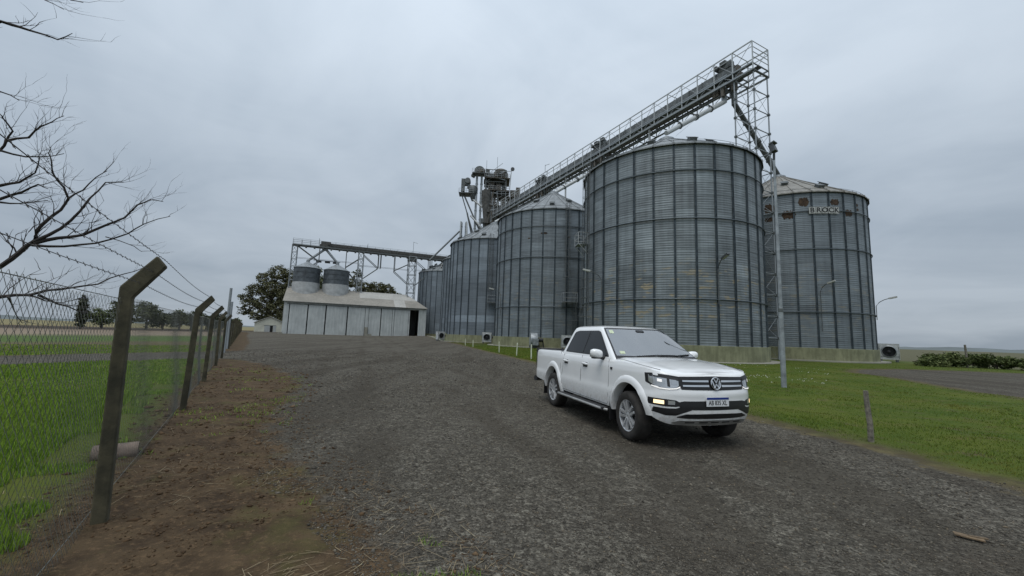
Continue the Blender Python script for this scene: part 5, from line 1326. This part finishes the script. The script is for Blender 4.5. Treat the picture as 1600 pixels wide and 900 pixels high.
# bed: rails and dark cover
b = MB(); b.box((-.40, 0, 1.085), (1.62, 1.72, .03)); b.build('bed_cover', 'car_trim', tr)
b = MB()
for sg_ in (-1, 1): b.box((-.40, sg_ * .855, 1.108), (1.66, .09, .05))
b.box((-1.19, 0, 1.10), (.07, 1.75, .06)); b.build('bed_rail', 'car_trim', tr)
# wheel arches: flared lips and dark wells
def side_y(x_, z):
    best = min(range(len(st_)), key=lambda i: abs(st_[i].x - x_) + (0 if st_[i].y > .5 else 9)); i = best
    k = i + 1 if st_[i].x < x_ else i - 1; k = min(max(k, 0), len(st_) - 1)
    ya, yb = surf(i, z)[1], surf(k, z)[1]; dx = st_[k].x - st_[i].x
    return ya + (yb - ya) * ((x_ - st_[i].x) / dx if abs(dx) > 1e-6 else 0)
for sg_ in (-1, 1):
    for xw in (0, WB):
        rows = []
        for k in range(37):
            a = rad(-4 + 188 * k / 36); ca, sa = math.cos(a), math.sin(a); r_ = []
            for q_, (ro, ex) in enumerate(((RA - .012, -.14), (RA - .012, .012), (RA - .004, .026), (RA + .035, .027), (RA + .066, .020), (RA + .088, .004), (RA + .10, -.012))):
                x_, z = xw + ro * ca, max(.40, WR + ro * sa); xc = min(max(x_, -1.15), 3.62)
                yy = side_y(xc, min(z, 1.0)) if q_ > 0 else side_y(xc, .8)
                r_.append((x_, sg_ * (yy + ex), z))
            rows.append(r_)
        b = MB(); b.grid(rows if sg_ > 0 else [r_[::-1] for r_ in rows]); b.build('wheel_arch', 'car_paint', tr, 50)
        b = MB(); rows = [[(xw + (RA - .006) * math.cos(rad(-6 + 192 * k / 24)), sg_ * y_, WR + (RA - .006) * math.sin(rad(-6 + 192 * k / 24))) for y_ in (.91, .5)] for k in range(25)]
        b.grid(rows); b.add([(xw - .5, sg_ * .52, .35), (xw + .5, sg_ * .52, .35), (xw + .5, sg_ * .52, .9), (xw - .5, sg_ * .52, .9)], [(0, 1, 2, 3)]); b.build('wheel_well', 'car_black', tr)
b = MB(); b.box((1.55, 0, .47), (2.0, 1.62, .16)); b.box((1.3, 0, .45), (4.6, .9, .22)); b.box((-.85, 0, .55), (.55, 1.4, .12)); b.box((1.5, 0, .62), (2.0, 1.75, .1)); b.box((3.68, 0, .47), (.25, 1.3, .18)); b.build('underbody', 'car_black', tr)

# cabin
LEV = [(1.06, .40, 2.86, .915), (1.125, .405, 2.80, .905), (1.20, .43, 2.71, .880), (1.35, .475, 2.52, .828), (1.50, .52, 2.325, .776), (1.62, .557, 2.165, .734), (1.70, .585, 2.055, .703), (1.745, .607, 1.985, .677), (1.775, .64, 1.89, .635), (1.797, .70, 1.75, .55), (1.810, .80, 1.58, .40)]
def lev(z):
    for a, c_ in zip(LEV[:-1], LEV[1:]):
        if z <= c_[0]: k = max(0, (z - a[0]) / (c_[0] - a[0])); return [a[i] + (c_[i] - a[i]) * k for i in range(4)]
    return list(LEV[-1])
BOW = .17
def cab_front_x(y_, xf, hw): f_ = min(1, abs(y_) / hw); return xf - BOW * f_ ** 2.2
def cab_ring(z, n_s=14):
    _, xr, xf, hw = lev(z); pts = []
    rc = .07; xs1 = xf - BOW - .055
    pts += [(xr + .02 * (y_ / hw) ** 2, y_ * 1.0) for y_ in np.linspace(0, hw - rc, 6)]
    pts += [(xr + .02 + rc - rc * math.cos(a), hw - rc + rc * math.sin(a)) for a in np.linspace(.3, PI / 2, 5)]
    pts += [(x_, hw) for x_ in np.linspace(xr + .1 + rc, xs1 - .02, n_s)]
    ye = hw * .955
    pts += [(xs1 + .028, hw * .994), (xs1 + .055, hw * .978)]
    pts += [(cab_front_x(y_, xf, hw), y_) for y_ in np.linspace(ye, 0, 12)]
    return pts
rings = []
for z in [l_[0] for l_ in LEV]:
    h_ = cab_ring(z); full = [(x_, -y_, z) for x_, y_ in h_] + [(x_, y_, z) for x_, y_ in h_[::-1]][1:-1]
    rings.append(full)
cx_ = 1.1
rings.append([(cx_ + (a - cx_) * .4, y_ * .4, 1.817) for a, y_, z in rings[-1]])
nh_ = len(cab_ring(1.2)); nc_ = len(rings[0]); front_c = set(range(nh_ - 12, nh_ + 11))
def shell(rs, cut0, cut1):
    b = MB(); b.v = [v for r_ in rs for v in r_]
    for i in range(len(rs) - 1):
        for j in range(nc_):
            j2 = (j + 1) % nc_
            if cut0 <= rs[i][0][2] + 1e-6 and rs[i + 1][0][2] <= cut1 + 1e-6 and j in front_c and j2 in front_c: continue
            b.f.append((i * nc_ + j, i * nc_ + j2, (i + 1) * nc_ + j2, (i + 1) * nc_ + j))
    return b
b = shell(rings, 1.125, 1.745); b.add(rings[-1], [tuple(range(len(rings[-1])))])
me = b.mesh('cabin', 'car_paint', 40); bm = bmesh.new(); bm.from_mesh(me); bmesh.ops.recalc_face_normals(bm, faces=bm.faces[:]); bm.to_mesh(me); bm.free(); me.shade_smooth(); me.set_sharp_from_angle(angle=rad(40)); cabin = link('cabin', me, tr)
# glass
def hw_at(z): return lev(z)[3]
def side_poly(name, pts, off, mat, parent, sg_):
    vs = [(x_, sg_ * (hw_at(z) + off), z) for x_, z in pts]; b = MB(); b.add(vs, [tuple(range(len(vs))) if sg_ > 0 else tuple(range(len(vs)))[::-1]]); return b.build(name, mat, parent)
def rnd_poly(pts, r=.03, k=3):
    out = []; n_ = len(pts)
    for i in range(n_):
        p0, p1, p2 = Vector(pts[i - 1]), Vector(pts[i]), Vector(pts[(i + 1) % n_]); a = p1 + (p0 - p1).normalized() * min(r, (p0 - p1).length * .45); c_ = p1 + (p2 - p1).normalized() * min(r, (p2 - p1).length * .45)
        for j in range(k + 1): s_ = j / k; out.append(tuple((1 - s_) ** 2 * a + 2 * s_ * (1 - s_) * p1 + s_ ** 2 * c_))
    return out
for sg_ in (-1, 1):
    side_poly('window_frame', rnd_poly([(.60, 1.165), (2.47, 1.150), (2.42, 1.20), (1.87, 1.655), (1.77, 1.692), (.90, 1.690), (.74, 1.655)], .05), .003, 'car_black', cabin, sg_)
    side_poly('side_window', rnd_poly([(.625, 1.185), (1.43, 1.178), (1.43, 1.672), (.90, 1.672), (.765, 1.64)], .05), .006, 'tinted_glass', cabin, sg_)
    side_poly('side_window', rnd_poly([(1.485, 1.178), (2.37, 1.168), (2.33, 1.215), (1.85, 1.635), (1.75, 1.672), (1.485, 1.672)], .05), .006, 'tinted_glass', cabin, sg_)
def shield(name, z0_, z1_, fr, off, mat, parent, k=14):
    rows = []
    for i in range(9):
        z = z0_ + (z1_ - z0_) * i / 8; _, xr, xf, hw = lev(z); r_ = []
        for j in range(k + 1):
            y_ = (2 * j / k - 1) * hw * fr; r_.append((cab_front_x(y_, xf, hw) + off * .55, y_, z + off * .8))
        rows.append(r_)
    b = MB(); b.grid(rows); return b.build(name, mat, parent, 40)
inner = [[(cx_ + (x_ - cx_) * .955, y_ * .955, z - .018) for x_, y_, z in r_] for r_ in rings]
bi = shell(inner, 1.10, 1.73); bi.build('lining', 'cabin_lining', cabin, 40)
def band_strip(pa, pb):
    b = MB(); b.grid([pa, pb]); b.build('windscreen_seal', 'car_black', cabin)
def sh_pt(f_, z, off=.004): _, xr, xf, hw = lev(z); y_ = f_ * hw; return (cab_front_x(y_, xf, hw) + off * .55, y_, z + off * .8)
us = np.linspace(-.955, .955, 17); zs_ = np.linspace(1.12, 1.748, 11)
band_strip([sh_pt(u_, 1.118) for u_ in us], [sh_pt(u_, 1.19) for u_ in us]); band_strip([sh_pt(u_, 1.715) for u_ in us], [sh_pt(u_, 1.75) for u_ in us])
for s_ in (-1, 1): band_strip([sh_pt(s_ * .957, z) for z in zs_], [sh_pt(s_ * .918, z) for z in zs_])
b = MB(); b.box((2.30, 0, 1.06), (.75, 1.60, .16)); b.box((2.08, .38, 1.15), (.22, .42, .10)); b.box((2.05, 0, 1.08), (.25, .36, .22)); b.build('dashboard', 'cabin_lining', cabin)
b = MB(); b.box((1.35, 0, .78), (1.9, 1.6, .1)); b.build('cabin_floor', 'cabin_lining', cabin)
for y_ in (-.38, .38):
    st2 = link('front_seat', None, cabin); st2.empty_display_size = .1
    b = MB(); b.box((1.42, y_, 1.18), (.14, .50, .62), Matrix.Rotation(-.22, 3, 'Y')); b.box((1.62, y_, .92), (.5, .5, .16)); b.build('seat_body', 'seat_cloth', st2)
    b = MB(); b.box((1.30, y_, 1.56), (.09, .26, .18), Matrix.Rotation(-.15, 3, 'Y')); b.build('headrest', 'seat_cloth', st2)
b = MB(); b.box((.72, 0, 1.18), (.14, 1.35, .6), Matrix.Rotation(-.22, 3, 'Y')); b.build('rear_bench', 'seat_cloth', cabin)
b = MB(); mm_ = Matrix.Translation((1.98, .38, 1.20)) @ Matrix.Rotation(rad(-62), 4, 'Y'); pts = [mm_ @ Vector((.18 * math.cos(a), .18 * math.sin(a), 0)) for a in np.linspace(0, 2 * PI, 25)]; b.tube(pts, .018, 6, False); b.tube([mm_ @ Vector((-.17, 0, 0)), mm_ @ Vector((.17, 0, 0))], .02, 5); b.build('steering_wheel', 'car_black', cabin)
ws = shield('windscreen', 1.185, 1.722, .925, .007, 'windscreen', cabin)
rows = [[(lev(z)[1] - .006 + .02 * (y_ / .8) ** 2, y_, z) for y_ in np.linspace(-.62, .62, 7)] for z in np.linspace(1.25, 1.66, 4)]
b = MB(); b.grid([r_[::-1] for r_ in rows]); b.build('rear_window', 'tinted_glass', cabin)
def on_shield(u_, z, off=.010): _, xr, xf, hw = lev(z); y_ = u_ * hw; return Vector((cab_front_x(y_, xf, hw) + off * .55, y_, z + off * .8))
for (u0_, u1_, za, zb) in ((-.86, -.76, 1.63, 1.70), (-.84, -.74, 1.22, 1.27)):
    b = MB(); b.add([on_shield(u0_, za), on_shield(u1_, za), on_shield(u1_, zb), on_shield(u0_, zb)], [(0, 1, 2, 3)]); b.build('sticker', 'sticker', ws)
b = MB(); b.tube([on_shield(-.55, 1.17, .02), on_shield(-.1, 1.195, .025), on_shield(.35, 1.20, .02)], .012, 5); b.tube([on_shield(.1, 1.17, .02), on_shield(.5, 1.2, .025), on_shield(.8, 1.215, .02)], .012, 5); b.build('wiper', 'car_black', ws)
b = MB(); m3 = Matrix.Rotation(.5, 3, 'Y'); c_ = on_shield(0, 1.64, -.05); b.box(c_, (.03, .26, .08), m3); b.box(on_shield(0, 1.69, .012), (.012, .16, .06), Matrix.Rotation(-.95, 3, 'Y')); b.build('rear_view_mirror', 'car_black', ws)
# panel gaps
def seam(pts, name='panel_gap', r=.0035, parent=None):
    for sg_ in (-1, 1):
        P_ = []
        for (x_, z) in pts: P_.append((x_, sg_ * (side_y(x_, min(z, 1.10)) + .0005), z))
        MB().tube(P_, r, 4, False).build(name, 'car_gap', parent or tr)
seam([(.60, 1.12), (.585, 1.0), (.56, .85), (.52, .72), (.50, .60), (.53, .50)])
seam([(1.46, 1.13), (1.455, .9), (1.45, .7), (1.44, .47)]); seam([(2.50, 1.12), (2.52, 1.0), (2.53, .8), (2.52, .6), (2.48, .47)]); seam([(.56, .475), (1.0, .465), (1.44, .46), (2.0, .455), (2.46, .455)])
seam([(.42, 1.12), (.42, .9), (.44, .82)])
for sg_ in (-1, 1):                                          # bonnet shut line, from screen pillar to headlight
    P_ = []
    for k in range(15):
        x_ = 2.52 + (3.70 - 2.52) * k / 14; f_ = lerp_tab([(2.5, .10), (3.2, .07), (3.7, .10)], x_); zt = z_top(x_); i = min(range(len(st_)), key=lambda q_: abs(st_[q_].x - x_) + (0 if st_[q_].y > .3 else 9)); y_ = surf(i, zt)[1]
        P_.append((x_, sg_ * y_ * (1 - f_), hood_z(x_, f_, zt) + .001))
    MB().tube(P_, .004, 4, False).build('bonnet_gap', 'car_gap', tr)
# door handles, side steps, mirrors, mud flaps, repeaters
for sg_ in (-1, 1):
    for x_ in (.72, 1.62):
        yy = side_y(x_, .98); h_ = link('door_handle', None, tr); h_.empty_display_size = .05
        b = MB(); b.box((x_ + .02, sg_ * (yy - .002), .975), (.17, .012, .075)); b.build('handle_cup', 'car_gap', h_)
        b = MB(); b.tube([(x_ - .09, sg_ * (yy + .012), .985), (x_ - .04, sg_ * (yy + .034), .992), (x_ + .08, sg_ * (yy + .034), .992), (x_ + .13, sg_ * (yy + .012), .985)], [.014, .019, .019, .014], 8); b.build('handle_bar', 'car_paint', h_, 60)
    stp = link('side_step', None, tr); stp.empty_display_size = .1
    b = MB(); b.box((1.52, sg_ * .985, .385), (1.98, .15, .045)); b.build('step_board', 'car_trim', stp)
    b = MB(); b.tube([(.50, sg_ * .97, .37), (.60, sg_ * 1.055, .385), (2.45, sg_ * 1.055, .385), (2.55, sg_ * .97, .37)], .024, 8); b.build('step_tube', 'skid_silver', stp, 60)
    for x_ in (.8, 1.5, 2.2): strut('bracket', (x_, sg_ * .75, .43), (x_, sg_ * .98, .37), .03, 'car_black', stp, 'box')
    mr = link('door_mirror', None, tr); mr.empty_display_size = .1
    b = MB(); rows = []
    for i in range(9):
        a = PI * i / 8; rows.append([])
        for j in range(16):
            q_ = 2 * PI * j / 16; sx_ = math.copysign(abs(math.cos(q_)) ** .75, math.cos(q_)); sz_ = math.copysign(abs(math.sin(q_)) ** .75, math.sin(q_)); rr_ = math.sin(a) ** .6
            rows[-1].append((2.27 + (.085 if math.cos(a) > 0 else .05) * math.cos(a), sg_ * (1.045 + .125 * rr_ * sx_), 1.205 + .095 * rr_ * sz_ + .012 * sx_))
    b.grid(rows, True); b.build('mirror_shell', 'car_paint', mr, 60)
    b = MB(); b.box((2.232, sg_ * 1.05, 1.205), (.012, .20, .14)); b.build('mirror_glass', 'chrome', mr)
    b = MB(); b.tube([(2.30, sg_ * .88, 1.125), (2.29, sg_ * .94, 1.13), (2.27, sg_ * .99, 1.145)], [.05, .04, .035], 8); b.box((2.27, sg_ * 1.03, 1.118), (.12, .17, .03)); b.build('mirror_foot', 'car_black', mr)
    for xw, dz in ((-.50, .0), (2.60, .0)):
        b = MB(); b.box((xw, sg_ * .86, .40), (.018, .20, .36)); b.build('mud_flap', 'car_black', tr)
    b = MB(); yy = side_y(2.62, .98); b.box((2.62, sg_ * (yy + .004), .985), (.055, .014, .035)); b.build('side_repeater', 'car_trim', tr)
    b = MB(); b.box((-1.205, sg_ * .855, .93), (.04, .10, .30)); b.build('tail_lamp', 'fan_dark', tr)
b = MB(); b.tube([(-1.22, -.92, .50), (-1.30, -.80, .50), (-1.32, 0, .50), (-1.30, .80, .50), (-1.22, .92, .50)], .06, 8); b.build('rear_bumper', 'car_trim', tr, 60)
b = MB(); b.tube([(.55, -.52, 1.80), (.55, -.52, 1.81)], .02, 6); b.build('roof_aerial', 'car_black', tr)

# front: everything is laid on the bumper surface by (y, z)
fr_i = [i for i in range(len(st_)) if st_[i].x > 3.25]
def front_pt(y_, z, off=0.0):
    pts = [surf(i, z) for i in fr_i]; ya = abs(y_)
    for (x0_, y0_), (x1_, y1_) in zip(pts[:-1], pts[1:]):
        if y1_ <= ya <= y0_:
            k = (ya - y0_) / (y1_ - y0_ + 1e-9); X_ = x0_ + (x1_ - x0_) * k; nv = Vector((y0_ - y1_, x1_ - x0_)).normalized()
            return Vector((X_ + nv.x * off, math.copysign(ya + nv.y * off, y_ if y_ else 1), z))
    X_, Y_ = pts[0] if ya > pts[0][1] else pts[-1]; return Vector((X_ + off, math.copysign(min(ya, Y_ + 1), y_ if y_ else 1), z))
def fpatch(name, ys, lo, hi, off, mat, parent=tr, nz=6, thick=.012):
    """ys: list of y; lo/hi: matching z limits"""
    Y_ = []; 
    for a, c_ in zip(ys[:-1], ys[1:]): Y_ += list(np.linspace(a, c_, max(2, int(abs(c_ - a) / .035) + 1))[:-1])
    Y_.append(ys[-1]); o_ = 1 if ys[-1] > ys[0] else -1
    tl = sorted(zip(ys, lo)); th_ = sorted(zip(ys, hi)); rows = []
    for k in range(nz + 1): rows.append([front_pt(y_, lerp_tab(tl, y_) + (lerp_tab(th_, y_) - lerp_tab(tl, y_)) * k / nz, off) for y_ in Y_])
    b = MB(); b.grid(rows if o_ > 0 else [r_[::-1] for r_ in rows])
    # skirt gives the piece its thickness
    loop = rows[0] + [r_[-1] for r_ in rows[1:]] + rows[-1][::-1][1:] + [r_[0] for r_ in rows[::-1][1:-1]]
    b.grid([loop + [loop[0]], [(v.x - thick, v.y, v.z) for v in loop] + [(loop[0].x - thick, loop[0].y, loop[0].z)]])
    return b.build(name, mat, parent, 40)
gr = fpatch('grille', [-.60, -.55, 0, .55, .60], [.865, .785, .778, .785, .865], [.95, .958, .968, .958, .95], .004, 'car_black')
for sg_ in (-1, 1):
    for z0_ in (.902, .838):
        fpatch('grille_bar', [sg_ * .115, sg_ * .53], [z0_ - .012, z0_ - .011], [z0_ + .014, z0_ + .010], .014, 'chrome', gr, 2)
    for z0_ in (.938, .870, .806):
        for k in range(0): y_ = sg_ * (.16 + .085 * k); fpatch('grille_stud', [y_ - .014, y_ + .014], [z0_ - .006] * 2, [z0_ + .008] * 2, .010, 'chrome', gr, 1, .006)
    hl = fpatch('headlight', [sg_ * a for a in (.545, .60, .70, .80, .87, .90)], [.845, .790, .778, .786, .815, .86], [.952, .962, .975, .985, .992, .985], .005, 'car_black')
    fpatch('lamp_lens', [sg_ * a for a in (.585, .62, .72, .80, .86, .885)], [.835, .808, .796, .803, .828, .87], [.915, .932, .945, .955, .965, .965], .009, 'lamp_glass', hl)
    fpatch('running_light', [sg_ * a for a in (.57, .62, .72, .81, .87)], [.812, .790, .780, .787, .812], [.824, .802, .793, .800, .826], .013, 'lamp_glow', hl, 1)
    fpatch('projector', [sg_ * a for a in (.785, .825)], [.875, .88], [.912, .92], .013, 'lamp_glow', hl, 2); fpatch('lamp_bezel', [sg_ * a for a in (.70, .73)], [.815, .82], [.94, .943], .012, 'car_trim', hl, 2); fpatch('lamp_brow', [sg_ * a for a in (.585, .72, .80, .88)], [.90, .925, .937, .945], [.932, .946, .957, .966], .012, 'car_trim', hl, 2); fpatch('projector', [sg_ * a for a in (.615, .68)], [.85, .85], [.91, .915], .013, 'lamp_glass', hl, 2)
    fg = fpatch('fog_lamp_bay', [sg_ * a for a in (.55, .64, .76, .90)], [.575, .555, .553, .565], [.598, .640, .650, .655], .004, 'car_black')
    fpatch('fog_lamp', [sg_ * a for a in (.78, .865)], [.582, .585], [.630, .633], .010, 'fog_glow', fg, 3)
    fpatch('fog_lamp', [sg_ * a for a in (.655, .735)], [.582, .580], [.628, .632], .009, 'lamp_glass', fg, 3)
    fpatch('lower_intake', [sg_ * a for a in (.42, .56, .64, .76, .895)], [.515, .470, .440, .435, .475], [.540, .560, .535, .530, .535], .004, 'car_black')
fpatch('bumper_intake', [-.60, -.52, 0, .52, .60], [.56, .520, .515, .520, .56], [.618, .632, .636, .632, .618], .0045, 'car_black')
fpatch('bumper_slot', [-.62, -.50, 0, .50, .62], [.415, .405, .400, .405, .415], [.425, .462, .468, .462, .425], .004, 'car_black')
fpatch('skid_plate', [-.66, -.58, 0, .58, .66], [.335, .315, .312, .315, .335], [.350, .378, .382, .378, .350], .008, 'skid_silver')
for y_ in (-.42, -.2, 0, .2, .42): fpatch('skid_slot', [y_ - .07, y_ + .07], [.343, .343], [.360, .360], .012, 'car_trim', tr, 1, .004)
# emblem: ring with the two letters, one above the other
em = link('emblem', None, gr); em.empty_display_size = .05
c_ = front_pt(0, .872, .024); em.matrix_local = Matrix.Translation(c_) @ Matrix.Rotation(rad(-9), 4, 'Y')
b = MB(); n_ = 32
prof = [(.076, -.006), (.076, .006), (.084, .011), (.092, .006), (.092, -.006)]
b.grid([[(z, r_ * math.cos(2 * PI * j / n_), r_ * math.sin(2 * PI * j / n_)) for j in range(n_)] for r_, z in prof], True); b.build('ring', 'chrome', em, 50)
b = MB(); b.add([(-.004, .078 * math.cos(2 * PI * j / 24), .078 * math.sin(2 * PI * j / 24)) for j in range(24)], [tuple(range(24))]); b.build('disc', 'plate_blue' if False else 'car_trim', em)
def stroke(pts, w): 
    b = MB()
    for a, c2 in zip(pts[:-1], pts[1:]): b.beam((.004, a[0], a[1]), (.004, c2[0], c2[1]), w, .012)
    return b
b = stroke([(-.036, .068), (0, .010), (.036, .068)], .017); b.build('letter', 'chrome', em)
b = stroke([(-.066, .040), (-.034, -.062), (0, -.006), (.034, -.062), (.066, .040)], .017); b.build('letter', 'chrome', em)
# number plate
npl = link('number_plate', None, tr); npl.empty_display_size = .05; c_ = front_pt(0, .628, .022); npl.matrix_local = Matrix.Translation(c_) @ Matrix.Rotation(PI / 2, 4, 'Z') @ Matrix.Rotation(PI / 2, 4, 'X')
b = MB(); b.box((0, 0, 0), (.40, .13, .008)); b.build('plate', 'plate_white', npl)
b = MB(); b.box((0, .048, .0052), (.392, .030, .003)); b.build('blue_band', 'plate_blue', npl)
text_mesh('plate_number', 'AB 835 XL', .092, 'plate_ink', npl, Matrix.Translation((0, -.017, .005)), .001, .80)
# ride height: shoulder, nose and roof stand higher over the sills than the section tables say
def lift(x_, z):
    sd = lerp_tab([(.45, 0), (.7, .045), (.9, .085), (1.10, .125), (1.2, .115), (1.4, .09), (1.7, .055), (1.85, .05)], z)
    bd = lerp_tab([(.45, 0), (.7, .05), (.9, .10), (1.10, .155), (1.2, .155)], z)
    fd = lerp_tab([(.25, .055), (.45, .085), (.65, .10), (.9, .115), (1.12, .125)], z)
    k = min(1, max(0, (.60 - x_) / .25)) if z < 1.2 else 0; v = sd + (bd - sd) * k
    k = min(1, max(0, (x_ - 3.1) / .45)); return v + (fd - v) * k
def raise_tree(o):
    for ch in list(o.children):
        if ch.type == 'MESH' and ch.matrix_local == Matrix.Identity(4):
            for v in ch.data.vertices: v.co.z += lift(v.co.x, v.co.z)
            ch.data.update(); raise_tree(ch)
        elif ch.type == 'EMPTY' and ch.matrix_local == Matrix.Identity(4): raise_tree(ch)
        else: p_l = ch.matrix_local.translation.copy(); ch.matrix_local = Matrix.Translation((0, 0, lift(p_l.x, p_l.z))) @ ch.matrix_local
raise_tree(tr)
# wheels
def wheel_proto():
    g = link('wheel', None, tr); g.empty_display_size = .1        # local -y: outer face
    my = Matrix.Rotation(PI / 2, 4, 'X')                        # lathe axis z -> -y
    b = MB(); b.lathe([(.245, -.115), (.285, -.128), (.335, -.127), (.366, -.112), (.380, -.085), (.382, 0), (.380, .085), (.366, .112), (.335, .127), (.285, .128), (.245, .115)], 48, m=my); b.build('tyre', 'tyre', g, 40)
    b = MB(); b.lathe([(.25, -.115), (.245, .115), (.232, .108), (.222, .05), (.215, -.08)], 40, m=my); b.build('rim', 'alloy', g, 40)
    b = MB(); b.lathe([(.235, .03), (.01, .02)], 32, m=my); b.build('brake_shadow', 'car_black', g)
    b = MB()
    for k in range(5):
        a0 = 2 * PI * k / 5 + .3
        for s_ in (-1, 1):
            p0 = (.055 * math.cos(a0 + s_ * .38), -.082, .055 * math.sin(a0 + s_ * .38)); p1 = (.228 * math.cos(a0 + s_ * .20), -.100, .228 * math.sin(a0 + s_ * .20))
            b.beam(p0, p1, .040, .036)
    b.build('spokes', 'alloy', g)
    b = MB(); b.lathe([(.075, .06), (.072, .09), (.04, .098), (.01, .10)], 20, m=my); b.build('hub', 'alloy', g, 40)
    return g
w0 = wheel_proto(); w0.location = (0, -.82, WR)
for (x_, y_, rz) in ((WB, -.82, 0), (0, .82, PI), (WB, .82, PI)):
    c_ = copy_tree(w0, tr); c_.location = (x_, y_, WR); c_.rotation_euler = (0, rad(random.uniform(0, 70)), rz if x_ == 0 else rz + rad(-3))
